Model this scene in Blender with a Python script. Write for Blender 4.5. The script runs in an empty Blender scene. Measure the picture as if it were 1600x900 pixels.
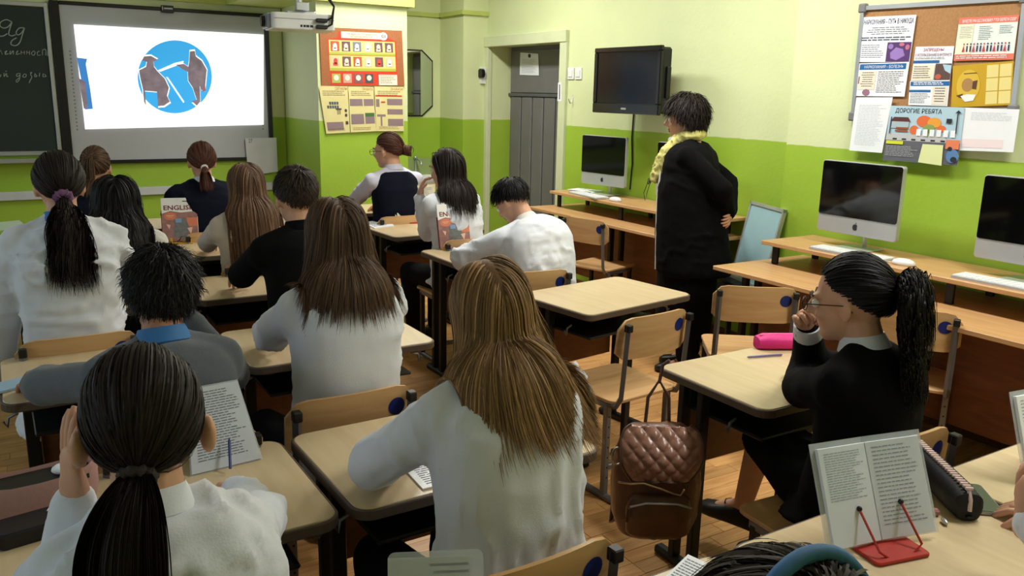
import bpy, bmesh, math, random
import numpy as np
from mathutils import Vector, Matrix, Euler
random.seed(7); RNG = np.random.default_rng(7)
SC = bpy.context.scene; COL = SC.collection
# ------------------------------------------------------------------ camera
FPX, YAW, PITCH, ROLL, CAMH = 1313.26, .554627, .228461, .021301, 1.66
def _cam_axes():
    f = np.array([math.sin(YAW)*math.cos(PITCH), math.cos(YAW)*math.cos(PITCH), -math.sin(PITCH)])
    r = np.array([math.cos(YAW), -math.sin(YAW), 0.]); u = np.cross(r, f)
    c, s = math.cos(ROLL), math.sin(ROLL)
    return np.stack([c*r+s*u, -s*r+c*u, f], 1)
CM = _cam_axes(); CP = np.array([0, 0, CAMH])
cd = bpy.data.cameras.new('camera'); cd.sensor_width = 36; cd.lens = FPX/1600*36; cd.clip_start = .05
cam = bpy.data.objects.new('camera', cd); COL.objects.link(cam)
cam.matrix_world = Matrix(((CM[0,0],CM[0,1],-CM[0,2],0),(CM[1,0],CM[1,1],-CM[1,2],0),(CM[2,0],CM[2,1],-CM[2,2],CAMH),(0,0,0,1)))
SC.camera = cam
# ------------------------------------------------------------------ world, exposure, lights
W = bpy.data.worlds.new('overcast_evening'); SC.world = W; W.use_nodes = True
W.node_tree.nodes['Background'].inputs[0].default_value = (.62,.74,.95,1); W.node_tree.nodes['Background'].inputs[1].default_value = 1.0
SC.view_settings.view_transform = 'Standard'; SC.view_settings.look = 'None'
SC.view_settings.gamma = 1; SC.view_settings.use_curve_mapping = False; SC.view_settings.exposure = 0.05
def area(name, loc, rot, sx, sy, power, col):
    l = bpy.data.lights.new(name, 'AREA'); l.shape = 'RECTANGLE'; l.size = sx; l.size_y = sy; l.energy = power; l.color = col
    o = bpy.data.objects.new(name, l); COL.objects.link(o); o.location = loc; o.rotation_euler = rot; return o
LAMPS = [(2.95, 6.1), (2.95, 3.6), (2.95, 1.0)]      # the lit row of ceiling lamps, near the right wall
for lx, ly in LAMPS: area('ceiling_lamp_light', (lx, ly, 3.02), (0,0,0), .28, 1.2, 54, (1,.975,.92))
WINS = [(.2,2.0), (2.9,4.7), (5.6,7.4)]              # windows in the left wall (y from, to)
for a, b in WINS: area('window_daylight', (-2.42, (a+b)/2, 1.75), (0,-math.pi/2,0), 1.7, b-a, 8, (.74,.86,1))
# ------------------------------------------------------------------ pixel of the photograph -> point on a known plane
def _ray(px, py): return CM @ np.array([(px-800)/FPX, -(py-450)/FPX, 1.])
def PX(px, py, X): d = _ray(px, py); return CP + d*(X/d[0])
def PY(px, py, Y): d = _ray(px, py); return CP + d*(Y/d[1])
def PZ(px, py, Z): d = _ray(px, py); return CP + d*((Z-CAMH)/d[2])
# ------------------------------------------------------------------ materials
def lin(c): return tuple(((v/255)/12.92 if v/255 <= .04045 else ((v/255+.055)/1.055)**2.4) for v in c)
MATS = {}
def mat(name, col, rough=.6, metal=0, var=.06, vs=6, bump=0, bs=80, spec=.4, emit=0, alpha=1, trans=0, stretch=None, sheen=0, coat=0):
    if name in MATS: return MATS[name]
    m = bpy.data.materials.new(name); m.use_nodes = True; nt = m.node_tree; N = nt.nodes; L = nt.links
    b = N['Principled BSDF']; c = lin(col)
    b.inputs['Roughness'].default_value = rough; b.inputs['Metallic'].default_value = metal
    b.inputs['Specular IOR Level'].default_value = spec
    if sheen: b.inputs['Sheen Weight'].default_value = sheen
    if coat: b.inputs['Coat Weight'].default_value = coat
    if trans: b.inputs['Transmission Weight'].default_value = trans
    if alpha < 1: b.inputs['Alpha'].default_value = alpha
    tc = N.new('ShaderNodeTexCoord'); src = tc.outputs['Object']
    if stretch:
        mp = N.new('ShaderNodeMapping'); mp.inputs['Scale'].default_value = stretch; L.new(src, mp.inputs[0]); src = mp.outputs[0]
    nz = N.new('ShaderNodeTexNoise'); nz.inputs['Scale'].default_value = vs; nz.inputs['Detail'].default_value = 4; L.new(src, nz.inputs['Vector'])
    r = N.new('ShaderNodeValToRGB'); L.new(nz.outputs['Fac'], r.inputs[0])
    r.color_ramp.elements[0].position = .3; r.color_ramp.elements[1].position = .7
    r.color_ramp.elements[0].color = (*[v*(1-var) for v in c], 1); r.color_ramp.elements[1].color = (*[min(1, v*(1+var)) for v in c], 1)
    L.new(r.outputs[0], b.inputs['Base Color'])
    if emit: L.new(r.outputs[0], b.inputs['Emission Color']); b.inputs['Emission Strength'].default_value = emit
    if bump:
        n2 = N.new('ShaderNodeTexNoise'); n2.inputs['Scale'].default_value = bs; n2.inputs['Detail'].default_value = 3; L.new(src, n2.inputs['Vector'])
        bp = N.new('ShaderNodeBump'); bp.inputs['Strength'].default_value = bump; bp.inputs['Distance'].default_value = .01
        L.new(n2.outputs['Fac'], bp.inputs['Height']); L.new(bp.outputs[0], b.inputs['Normal'])
    MATS[name] = m; return m
def wall_mat():
    m = mat('wall_paint', (200,215,140), .5, var=.03, vs=2, bump=.12, bs=35)
    nt = m.node_tree; N = nt.nodes; L = nt.links; b = N['Principled BSDF']
    g = N.new('ShaderNodeNewGeometry'); s = N.new('ShaderNodeSeparateXYZ'); L.new(g.outputs['Position'], s.inputs[0])
    nz = N.new('ShaderNodeTexNoise'); nz.inputs['Scale'].default_value = 9; L.new(g.outputs['Position'], nz.inputs['Vector'])
    ma = N.new('ShaderNodeMath'); ma.operation = 'MULTIPLY_ADD'; ma.inputs[1].default_value = .012; L.new(nz.outputs['Fac'], ma.inputs[0]); L.new(s.outputs['Z'], ma.inputs[2])
    gt = N.new('ShaderNodeMath'); gt.operation = 'GREATER_THAN'; gt.inputs[1].default_value = 1.396; L.new(ma.outputs[0], gt.inputs[0])
    mx = N.new('ShaderNodeMix'); mx.data_type = 'RGBA'; L.new(gt.outputs[0], mx.inputs[0])
    n3 = N.new('ShaderNodeTexNoise'); n3.inputs['Scale'].default_value = 1.5; n3.inputs['Detail'].default_value = 5; L.new(g.outputs['Position'], n3.inputs['Vector'])
    for k, (c, sock) in enumerate((((154,188,60), 6), ((212,221,172), 7))):
        r = N.new('ShaderNodeValToRGB'); L.new(n3.outputs['Fac'], r.inputs[0]); c = lin(c)
        r.color_ramp.elements[0].position = .3; r.color_ramp.elements[1].position = .7
        r.color_ramp.elements[0].color = (*[v*.95 for v in c], 1); r.color_ramp.elements[1].color = (*[v*1.05 for v in c], 1)
        L.new(r.outputs[0], mx.inputs[sock])
    L.new(mx.outputs[2], b.inputs['Base Color']); return m
def wood_mat(name, c1, c2, rough=.4, scale=(1,14,14), vs=3.0, island=False):
    m = mat(name, c1, rough, var=0)
    nt = m.node_tree; N = nt.nodes; L = nt.links; b = N['Principled BSDF']
    tc = N.new('ShaderNodeTexCoord'); mp = N.new('ShaderNodeMapping'); mp.inputs['Scale'].default_value = scale; L.new(tc.outputs['Object'], mp.inputs[0])
    n = N.new('ShaderNodeTexNoise'); n.inputs['Scale'].default_value = vs; n.inputs['Detail'].default_value = 6; n.inputs['Distortion'].default_value = .6; L.new(mp.outputs[0], n.inputs['Vector'])
    r = N.new('ShaderNodeValToRGB'); L.new(n.outputs['Fac'], r.inputs[0])
    r.color_ramp.elements[0].position = .3; r.color_ramp.elements[1].position = .72
    r.color_ramp.elements[0].color = (*lin(c1),1); r.color_ramp.elements[1].color = (*lin(c2),1)
    out = r.outputs[0]
    if island:
        oi = N.new('ShaderNodeObjectInfo'); gi = N.new('ShaderNodeNewGeometry')
        ad = N.new('ShaderNodeMath'); ad.operation = 'ADD'; L.new(oi.outputs['Random'], ad.inputs[0]); L.new(gi.outputs['Random Per Island'], ad.inputs[1])
        fr = N.new('ShaderNodeMath'); fr.operation = 'FRACT'; L.new(ad.outputs[0], fr.inputs[0])
        ml = N.new('ShaderNodeMapRange'); ml.inputs[3].default_value = .78; ml.inputs[4].default_value = 1.12; L.new(fr.outputs[0], ml.inputs[0])
        mm = N.new('ShaderNodeMix'); mm.data_type = 'RGBA'; mm.blend_type = 'MULTIPLY'; mm.inputs[0].default_value = 1
        L.new(out, mm.inputs[6]); L.new(ml.outputs[0], mm.inputs[7]); out = mm.outputs[2]
        ad2 = N.new('ShaderNodeVectorMath'); ad2.operation = 'MULTIPLY_ADD'; ad2.inputs[1].default_value = (17,5,3)
        L.new(fr.outputs[0], ad2.inputs[0]); L.new(tc.outputs['Object'], ad2.inputs[2]); L.new(ad2.outputs[0], mp.inputs[0])
    L.new(out, b.inputs['Base Color']); return m
def hair_mat(name, c, c2=None):
    m = mat(name, c, .55, var=.15, vs=30, spec=.18)
    nt = m.node_tree; N = nt.nodes; L = nt.links; b = N['Principled BSDF']
    gi = N.new('ShaderNodeNewGeometry'); r = N.new('ShaderNodeValToRGB'); L.new(gi.outputs['Random Per Island'], r.inputs[0])
    a = lin(c); d = lin(c2 or [min(255, v*1.3) for v in c])
    r.color_ramp.elements[0].color = (*[v*.72 for v in a],1); r.color_ramp.elements[1].color = (*d,1)
    e = r.color_ramp.elements.new(.5); e.color = (*a,1)
    L.new(r.outputs[0], b.inputs['Base Color']); return m
# ------------------------------------------------------------------ mesh building
def V3(*a): return np.array(a, float)
def nrm(v): v = np.asarray(v, float); n = np.linalg.norm(v); return v/n if n > 1e-9 else v
def rotz(a): c, s = math.cos(a), math.sin(a); return np.array([[c,-s,0],[s,c,0],[0,0,1.]])
def rotx(a): c, s = math.cos(a), math.sin(a); return np.array([[1,0,0],[0,c,-s],[0,s,c.real]])
def roty(a): c, s = math.cos(a), math.sin(a); return np.array([[c,0,s],[0,1,0],[-s,0,c]])
def basis(d, up=(0,0,1)):
    d = nrm(d); a = np.cross(d, up)
    if np.linalg.norm(a) < 1e-4: a = np.cross(d, (1,0,0))
    a = nrm(a); return a, np.cross(a, d), d
class MB:
    def __init__(s): s.v = []; s.f = []
    def add(s, vs, fs):
        o = len(s.v); s.v += [tuple(map(float, p)) for p in vs]; s.f += [tuple(i+o for i in q) for q in fs]; return s
    def xf(s, M=None, t=(0,0,0)):
        A = np.array(s.v)
        if M is not None: A = A @ np.asarray(M).T
        s.v = [tuple(p) for p in A+np.asarray(t, float)]; return s
    def box(s, lo, hi, R=None, t=None):
        x0,y0,z0 = lo; x1,y1,z1 = hi
        P = np.array([(x0,y0,z0),(x1,y0,z0),(x1,y1,z0),(x0,y1,z0),(x0,y0,z1),(x1,y0,z1),(x1,y1,z1),(x0,y1,z1)], float)
        if R is not None: P = P @ np.asarray(R).T
        if t is not None: P = P+np.asarray(t, float)
        return s.add(P, [(3,2,1,0),(4,5,6,7),(0,1,5,4),(1,2,6,5),(2,3,7,6),(3,0,4,7)])
    def bbox(s, lo, hi, c=.004):          # box with chamfered edges
        lo = np.asarray(lo, float); hi = np.asarray(hi, float); c = min(c, *(0.45*(hi-lo)))
        P = []; idx = {}
        for i in (0,1):
            for j in (0,1):
                for k in (0,1):
                    cor = np.array([(lo,hi)[i][0],(lo,hi)[j][1],(lo,hi)[k][2]]); sg = np.array([1-2*i,1-2*j,1-2*k])
                    for a in range(3):
                        q = cor+sg*c; q[a] = cor[a]; idx[i,j,k,a] = len(P); P.append(q)
        F = []
        for a in range(3):
            b, d = (a+1)%3, (a+2)%3
            for e in (0,1):
                L = []
                for (u,w) in ((0,0),(1,0),(1,1),(0,1)):
                    t = [0,0,0]; t[a] = e; t[b] = u; t[d] = w; L.append(idx[(*t,a)])
                F.append(tuple(L) if e else tuple(L[::-1]))
        for a in range(3):
            b, d = (a+1)%3, (a+2)%3
            for u in (0,1):
                for w in (0,1):
                    t0 = [0,0,0]; t0[b] = u; t0[d] = w; t1 = list(t0); t1[a] = 1
                    q = (idx[(*t0,b)], idx[(*t1,b)], idx[(*t1,d)], idx[(*t0,d)])
                    F.append(q if (u == w) else q[::-1])
        for i in (0,1):
            for j in (0,1):
                for k in (0,1):
                    q = (idx[i,j,k,0], idx[i,j,k,1], idx[i,j,k,2]); F.append(q if (i+j+k)%2 == 1 else q[::-1])
        return s.add(P, F)
    def loft(s, rings, cap=True):         # rings: list of (n,3) arrays, same n
        n = len(rings[0]); P = np.concatenate(rings); F = []
        for i in range(len(rings)-1):
            for j in range(n):
                k = (j+1)%n; F.append((i*n+j, i*n+k, (i+1)*n+k, (i+1)*n+j))
        if cap: F.append(tuple(range(n))[::-1]); F.append(tuple(range((len(rings)-1)*n, len(rings)*n)))
        return s.add(P, F)
    def eloft(s, secs, n=18, cap=True, p=2.0):   # secs: (centre, a-vector, b-vector)
        t = np.linspace(0, 2*math.pi, n, endpoint=False); c, q = np.cos(t), np.sin(t)
        if p != 2: c = np.sign(c)*np.abs(c)**(2/p); q = np.sign(q)*np.abs(q)**(2/p)
        return s.loft([np.asarray(C)+np.outer(c, A)+np.outer(q, B) for C, A, B in secs], cap)
    def taper(s, p0, r0, p1, r1, n=12):
        p0 = np.asarray(p0, float); p1 = np.asarray(p1, float); a, b, d = basis(p1-p0); S = []
        for th in (-1.35,-.8,-.35): S.append((p0+d*r0*math.sin(th), a*r0*math.cos(th), b*r0*math.cos(th)))
        S += [(p0, a*r0, b*r0), (p1, a*r1, b*r1)]
        for th in (.35,.8,1.35): S.append((p1+d*r1*math.sin(th), a*r1*math.cos(th), b*r1*math.cos(th)))
        return s.eloft(S, n)
    def ell(s, c, r, R=None, n=14, m=9):
        R = np.eye(3) if R is None else np.asarray(R); S = []
        for i in range(m):
            th = -math.pi/2+math.pi*(i+.35)/(m-.3); S.append((np.asarray(c)+R[:,2]*r[2]*math.sin(th), R[:,0]*r[0]*math.cos(th), R[:,1]*r[1]*math.cos(th)))
        return s.eloft(S, n)
    def tube(s, pts, r, n=8, cap=True, closed=False):
        pts = np.asarray(pts, float); m = len(pts); S = []; up = V3(0,0,1); a = None
        for i in range(m):
            d = nrm(pts[min(i+1,m-1)]-pts[max(i-1,0)])
            a = basis(d)[0] if a is None else nrm(a-d*np.dot(a,d)); b = np.cross(d, a)
            rr = r[i] if hasattr(r, '__len__') else r; S.append((pts[i], a*rr, b*rr))
        return s.eloft(S, n, cap)
    def cyl(s, p0, p1, r, n=14): return s.tube([p0, p1], r, n)
    def bar(s, p0, p1, w, h, up=(0,0,1)):
        a, b, d = basis(np.asarray(p1)-np.asarray(p0), up); R = [np.asarray(p)+a*x+b*y for p in (p0,p1) for x,y in ((-w/2,-h/2),(w/2,-h/2),(w/2,h/2),(-w/2,h/2))]
        return s.loft([np.array(R[:4]), np.array(R[4:])])
    def slab(s, out, z0, z1, ch=0):       # extruded outline (counter-clockwise xy), optional chamfer
        out = np.asarray(out, float); c = out.mean(0)
        def ring(k, z): q = c+(out-c)*k; return np.c_[q, np.full(len(q), z)]
        if ch:
            k = 1-ch/np.abs(out-c).max(); return s.loft([ring(k,z0), ring(1,z0+ch), ring(1,z1-ch), ring(k,z1)])
        return s.loft([ring(1,z0), ring(1,z1)])
    def mesh(s, name='m', smooth=False):
        me = bpy.data.meshes.new(name); me.from_pydata(s.v, [], s.f); me.update()
        if smooth: me.polygons.foreach_set('use_smooth', [True]*len(me.polygons))
        return me
def rrect(x0, y0, x1, y1, r, n=5):
    P = []
    for cx, cy, a in ((x1-r,y1-r,0),(x0+r,y1-r,90),(x0+r,y0+r,180),(x1-r,y0+r,270)):
        for i in range(n+1):
            t = math.radians(a+90*i/n); P.append((cx+r*math.cos(t), cy+r*math.sin(t)))
    return np.array(P)
def link(name, me, m=None, parent=None):
    if isinstance(me, MB): me = me.mesh(name)
    o = bpy.data.objects.new(name, me); COL.objects.link(o)
    if m is not None and not me.materials: me.materials.append(m)
    if parent is not None: o.parent = parent
    return o
def part(name, mb, m, parent, smooth=False, label=None):
    me = mb.mesh(name, smooth) if isinstance(mb, MB) else mb
    o = link(name, me, m, parent)
    if smooth: autosmooth(me)
    if label: o['label'] = label
    return o
def autosmooth(me, ang=50):
    try: me.set_sharp_from_angle(angle=math.radians(ang))
    except Exception: pass
def tag(o, label=None, cat=None, group=None, kind=None):
    if label: o['label'] = label
    if cat: o['category'] = cat
    if group: o['group'] = group
    if kind: o['kind'] = kind
    return o
def thing(name, label, cat, loc=(0,0,0), rz=0, group=None):
    o = bpy.data.objects.new(name, None); COL.objects.link(o); o.empty_display_size = .1
    o.location = loc; o.rotation_euler = (0,0,rz); return tag(o, label, cat, group)
def solo(name, mb, m, label, cat, loc=(0,0,0), rot=(0,0,0), group=None, smooth=False):
    o = part(name, mb, m, None, smooth); o.location = loc; o.rotation_euler = rot; return tag(o, label, cat, group)
def copy_tree(o, parent=None):
    c = o.copy(); COL.objects.link(c); c.parent = parent
    for ch in o.children: copy_tree(ch, c)
    return c
def struct(name, mb, m, parent=None):
    o = part(name, mb, m, parent)
    if parent is None: o['kind'] = 'structure'
    return o
def text_mesh(txt, size, ext=.0004, align='CENTER', bold=0, xs=1, shear=0):
    c = bpy.data.curves.new('lettering', 'FONT'); c.body = txt; c.size = size; c.extrude = ext; c.align_x = align; c.align_y = 'CENTER'
    c.offset = bold; c.shear = shear; c.resolution_u = 2
    o = bpy.data.objects.new('lettering', c); COL.objects.link(o); bpy.context.view_layer.update()
    me = bpy.data.meshes.new_from_object(o.evaluated_get(bpy.context.evaluated_depsgraph_get()))
    bpy.data.objects.remove(o); bpy.data.curves.remove(c)
    if xs != 1:
        a = np.empty(len(me.vertices)*3); me.vertices.foreach_get('co', a); a[0::3] *= xs; me.vertices.foreach_set('co', a)
    return me
def put_text(parent, txt, size, m, M, name='lettering', **k):   # M: 4x4 placing the text plane (x right, y up, z towards viewer) in parent space
    me = text_mesh(txt, size, **k); me.transform(M); me.materials.clear(); me.materials.append(m)
    return link(name, me, None, parent)
def remesh(mb, vox, smooth=4, fac=.5):
    o = link('tmp', mb.mesh('tmp'))
    r = o.modifiers.new('r', 'REMESH'); r.mode = 'VOXEL'; r.voxel_size = vox
    if smooth: q = o.modifiers.new('s', 'SMOOTH'); q.iterations = smooth; q.factor = fac
    me = bpy.data.meshes.new_from_object(o.evaluated_get(bpy.context.evaluated_depsgraph_get()))
    old = o.data; bpy.data.objects.remove(o); bpy.data.meshes.remove(old)
    me.polygons.foreach_set('use_smooth', [True]*len(me.polygons)); return me
def get_co(me): a = np.empty(len(me.vertices)*3); me.vertices.foreach_get('co', a); return a.reshape(-1,3)
def set_co(me, A): me.vertices.foreach_set('co', np.ascontiguousarray(A).ravel()); me.update()
def vnoise(P, seed=0):                     # smooth value noise, vectorised
    P = np.asarray(P); I = np.floor(P).astype(np.int64); f = P-I; f = f*f*(3-2*f); out = 0
    def h(a): 
        n = (a[:,0]*374761393+a[:,1]*668265263+a[:,2]*2147483647+seed*974711) & 0xffffffff
        n = ((n ^ (n >> 13))*1274126177) & 0xffffffff; n ^= n >> 16; return (n & 0xffff)/65535.*2-1
    for dx in (0,1):
        for dy in (0,1):
            for dz in (0,1):
                w = (f[:,0] if dx else 1-f[:,0])*(f[:,1] if dy else 1-f[:,1])*(f[:,2] if dz else 1-f[:,2])
                out = out+w*h(I+np.array([dx,dy,dz]))
    return out
# ================================================================== THE ROOM
XF, XN, YF, YC, YJ = 4.3, 4.1, 8.0, 7.05, 3.51      # far right wall, near right wall, front wall, pilaster face, jog of the right wall
XL, YB, ZC = -2.3, -1.6, 3.1
wallm = wall_mat()
M_beam = mat('beam_paint', (188,200,110), .5, var=.04, bump=.1)
M_trimw = mat('door_trim_paint', (206,214,176), .5, var=.04)
M_ceil = mat('ceiling_white', (225,226,215), .8, var=.03)
b = MB().box((XN,YB,0),(XN+.5,YJ,ZC)); struct('wall_near_right', b, wallm)
b = MB().box((XF,YJ-.02,0),(XF+.3,6.2,ZC)); b.box((XF,7.45,0),(XF+.3,YF+.3,ZC)); b.box((XF,6.2,2.1),(XF+.3,7.45,ZC)); struct('wall_right', b, wallm)
b = MB().box((XL-.3,YF,0),(XF+.6,YF+.3,ZC)); struct('wall_front', b, wallm)
struct('wall_back', MB().box((XL-.3,YB-.2,0),(XN+.5,YB,ZC)), wallm)
xc0, xc1 = PY(497,140,YC)[0], PY(637,188,YC)[0]
struct('wall_pilaster', MB().box((xc0,YC,0),(xc1,YF,ZC)), wallm)
struct('wall_corner_pilaster', MB().box((4.03,7.5,0),(XF,YF,ZC)), wallm)
b = MB().box((XL-.2,YB,0),(XL,YF,.85)).box((XL-.2,YB,2.65),(XL,YF,ZC)); ys = [YB]+[v for w in WINS for v in w]+[YF]
for i in range(0, len(ys), 2): b.box((XL-.2,ys[i],.85),(XL,ys[i+1],2.65))
struct('wall_left', b, wallm)
M_plas = mat('window_plastic', (235,235,232), .35); M_pane = mat('pane_glass', (235,245,250), .02, trans=1, var=0)
for i, (y0, y1) in enumerate(WINS):
    w = bpy.data.objects.new(f'window_{i+1}', None); COL.objects.link(w); w['kind'] = 'structure'; x = XL-.1
    b = MB()
    for a, c in (((x-.03,y0,.85),(x+.03,y1,.91)),((x-.03,y0,2.59),(x+.03,y1,2.65)),((x-.03,y0,.91),(x+.03,y0+.06,2.59)),((x-.03,y1-.06,.91),(x+.03,y1,2.59)),((x-.03,(y0+y1)/2-.04,.91),(x+.03,(y0+y1)/2+.04,2.59))): b.box(a, c)
    part('window_frame', b, M_plas, w)
    part('window_sill', MB().bbox((XL-.1,y0-.05,.81),(XL+.12,y1+.05,.85)), M_plas, w)
struct('ceiling', MB().box((XL-.3,YB-.2,ZC),(XF+.6,YF+.3,ZC+.15)), M_ceil)
# cornice running round the front of the room, with the pilaster capital
zc = PY(640,12,YC)[2]
b = MB().box((XL,YF-.03,zc),(xc0,YF,zc+.09)).box((xc1,YF-.03,zc+.02),(4.03,YF,zc+.06)).box((4.0,7.47,zc+.02),(XF,YF,zc+.06))
struct('trim_1', b, M_beam)
b = MB().box((xc0-.5,YC-.05,zc),(xc1+.05,YF,zc+.1)).box((xc0-.5,YC-.02,zc+.1),(xc1+.02,YF,ZC)); struct('trim_2', b, M_beam)
M_base = mat('baseboard_brown', (112,70,40), .45)
struct('baseboard_right', MB().box((XF-.015,YJ,0),(XF,6.1,.07)), M_base); struct('baseboard_near_right', MB().box((XN-.015,YB,0),(XN,YJ,.07)), M_base)
struct('baseboard_front', MB().box((XL,YF-.015,0),(xc0,YF,.07)), M_base); struct('baseboard_pilaster', MB().box((xc0,YC-.015,0),(xc1,YC,.07)), M_base)
# ---- floor: laminate strips, the ones in view as pieces
M_sub = mat('floor_joint', (92,58,28), .6); M_lam = wood_mat('laminate', (174,124,72), (208,160,104), .38, (2.2,26,10), 2.2, island=True)
M_lam.node_tree.nodes['Principled BSDF'].inputs['Specular IOR Level'].default_value = .35
fl = struct('floor', MB().box((XL-.3,YB-.2,-.1),(XF+.6,YF+.3,-.004)), M_sub)
rest = MB(); pw, cnt = .074, 0; cand = []
yy, row = YB, 0
while yy < YF:
    x = XL-random.random()*.5; row += 1
    while x < XF+.3:
        l = random.choice((.38,.46,.54)); x1 = min(x+l, XF+.3); x0 = max(x, XL)
        if x1-x0 > .04: cand.append((x0+.0008, yy+.0008, x1-.0008, yy+pw-.0008))
        x += l
    yy += pw
def in_view(c):
    cx, cy = (c[0]+c[2])/2, (c[1]+c[3])/2
    p = CM.T @ (np.array([cx,cy,0])-CP); u, v = 800+FPX*p[0]/p[2], 450-FPX*p[1]/p[2]
    return p[2] > .3 and ((860 < u < 1250 and 520 < v < 905) or (500 < u < 900 and 640 < v < 905) or (1100 < u < 1240 and 600 < v < 800))
pm = {}
for c in cand:
    if cnt < 290 and in_view(c):
        key = round(c[2]-c[0], 3)
        if key not in pm: pm[key] = MB().bbox((0,0,-.004),(c[2]-c[0],c[3]-c[1],0), .0012).mesh('floor_strip')
        o = link('plank', pm[key], M_lam, fl); o.location = (c[0],c[1],0); cnt += 1
    else: rest.box((c[0],c[1],-.004),(c[2],c[3],0))
o = part('planks', rest, M_lam, fl); o['kind'] = 'stuff'
# ---- ceiling lamps (the lit row over the right side, the dark row over the left)
M_lampb = mat('lamp_body', (230,230,228), .4); M_tube = mat('lamp_tube_lit', (255,250,235), .4, emit=6); M_tubeoff = mat('lamp_tube_off', (225,226,222), .3)
for lx, ly, on in [(a,c,1) for a,c in LAMPS]+[(.1,a,0) for a in (6.1,3.6,1.0)]:
    t = thing('ceiling_lamp', f'fluorescent ceiling lamp over the {"right" if on else "left"} of the classroom, {"lit" if on else "switched off"}, '+('near the front' if ly > 5 else 'midway' if ly > 2 else 'at the back'), 'lamp', (lx,ly,ZC), 0, 'ceiling lamps')
    part('lamp_body', MB().bbox((-.15,-.62,-.05),(.15,.62,0)), M_lampb, t)
    for s in (-.08,.08): part('tube', MB().cyl((s,-.58,-.062),(s,.58,-.062),.013), M_tube if on else M_tubeoff, t)
# ================================================================== flat print helpers
class Quad:
    def __init__(s, P): s.P = [np.asarray(p, float) for p in P]; s.n = nrm(np.cross(s.P[3]-s.P[0], s.P[1]-s.P[0]))
    def __call__(s, u, v, h=0):
        a, b_, c, d = s.P; return (a*(1-u)+b_*u)*(1-v)+(d*(1-u)+c*u)*v+s.n*h
    def rect(s, mb, u0, v0, u1, v1, h):
        return mb.add([s(u0,v1,h),s(u1,v1,h),s(u1,v0,h),s(u0,v0,h)], [(0,1,2,3)])
    def poly(s, mb, pts, h): return mb.add([s(u,v,h) for u,v in pts], [tuple(range(len(pts)))[::-1]])
    def disc(s, mb, u, v, ru, rv, h, n=28): return s.poly(mb, [(u+ru*math.cos(t), v-rv*math.sin(t)) for t in np.linspace(0,2*math.pi,n,endpoint=False)][::-1], h)
    def text(s, txt, u0, v0, u1, v1, h, m, parent, base, name='lettering', bold=0, shear=0):
        me = text_mesh(txt, 1, 0, bold=bold, shear=shear); A = get_co(me)
        lo, hi = A.min(0), A.max(0); U = u0+(A[:,0]-lo[0])/(hi[0]-lo[0])*(u1-u0); Vv = v1-(A[:,1]-lo[1])/(hi[1]-lo[1])*(v1-v0)
        B = np.array([s(a,c,h) for a,c in zip(U,Vv)])-base; set_co(me, B); me.materials.clear(); me.materials.append(m)
        return link(name, me, None, parent)
    def sheet(s, th=.0006, h=0):
        mb = MB(); Q = [s(0,1,h),s(1,1,h),s(1,0,h),s(0,0,h)]; B = [p-s.n*th for p in Q]
        return mb.loft([np.array(B), np.array(Q)])
def lines(q, mb, u0, v0, u1, v1, n, h, fill=.45, seed=0, centre=False):
    r = random.Random(seed); dv = (v1-v0)/n
    for i in range(n):
        w = (u1-u0)*r.uniform(.7,1); a = u0+((u1-u0)-w)/2 if centre else u0; va = v0+i*dv; x = a
        while x < a+w:
            l = (u1-u0)*r.uniform(.05,.16); e = min(x+l, a+w); q.rect(mb, x, va, e, va+dv*fill, h); x = e+(u1-u0)*.02
def shift(mb, base): mb.v = [tuple(np.array(p)-base) for p in mb.v]; return mb
STUFF = {'text_lines','small_print','tiny_people','band_print','title_lines','kerb_marks'}
class Poster:
    """a flat printed sheet: quad + layers of print, each layer a part"""
    def __init__(s, name, label, cat, P, m, group=None, th=.0008):
        s.q = Quad(P); s.base = s.q(.5,1); s.t = thing(name, label, cat, s.base, 0, group); s.k = 0
        part('sheet', shift(s.q.sheet(th), s.base), m, s.t)
    def layer(s, name, m, fn, h=None):
        s.k += 1; hh = .0004*s.k+.0003 if h is None else h; mb = MB(); fn(s.q, mb, hh)
        if name in STUFF: o = part(name, shift(mb, s.base), m, s.t); o['kind'] = 'stuff'; return
        shift(mb, s.base)
        for f in mb.f: part(name, MB().add([mb.v[i] for i in f], [tuple(range(len(f)))]), m, s.t)
    def text(s, txt, u0, v0, u1, v1, m, **k): s.k += 1; s.q.text(txt, u0, v0, u1, v1, .0004*s.k+.0003, m, s.t, s.base, **k)
def C(*c): return mat('print_%d_%d_%d' % c, c, .55, var=.02)
WHITE, INK, PALE = mat('paper_white', (236,240,246), .6, var=.02), C(40,42,50), C(200,205,212)
# ================================================================== FRONT WALL
YP = YF-.045
def fw(px, py, Y=YP): return PY(px, py, Y)
# --- chalkboard
M_green = mat('chalkboard_green', (34,48,42), .7, var=.12, vs=3); M_alu = mat('aluminium', (190,194,198), .35, .7); M_chalk = mat('chalk', (150,160,155), .9); M_black = mat('black_plastic', (18,18,20), .4)
p0, p1 = fw(83,8), fw(100,240); zt, zb, xr = p0[2], fw(0,240)[2], p1[0]-.012; xl = -1.25
t = thing('chalkboard', 'dark green chalkboard with a pale frame and faint chalk writing', 'chalkboard', (0,YF,zb))
part('board_surface', MB().box((xl,-.03,0),(xr-.02,-.002,zt-zb)), M_green, t)
b = MB()
for a, c in (((xl,-.045,zt-zb-.02),(xr,0,zt-zb+.015)),((xl,-.045,-.02),(xr,0,.015)),((xr-.03,-.046,-.02),(xr,0,zt-zb+.015)),((xl-.02,-.046,-.02),(xl+.02,0,zt-zb+.015))): b.bbox(a, c)
part('frame', b, M_alu, t)
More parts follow.
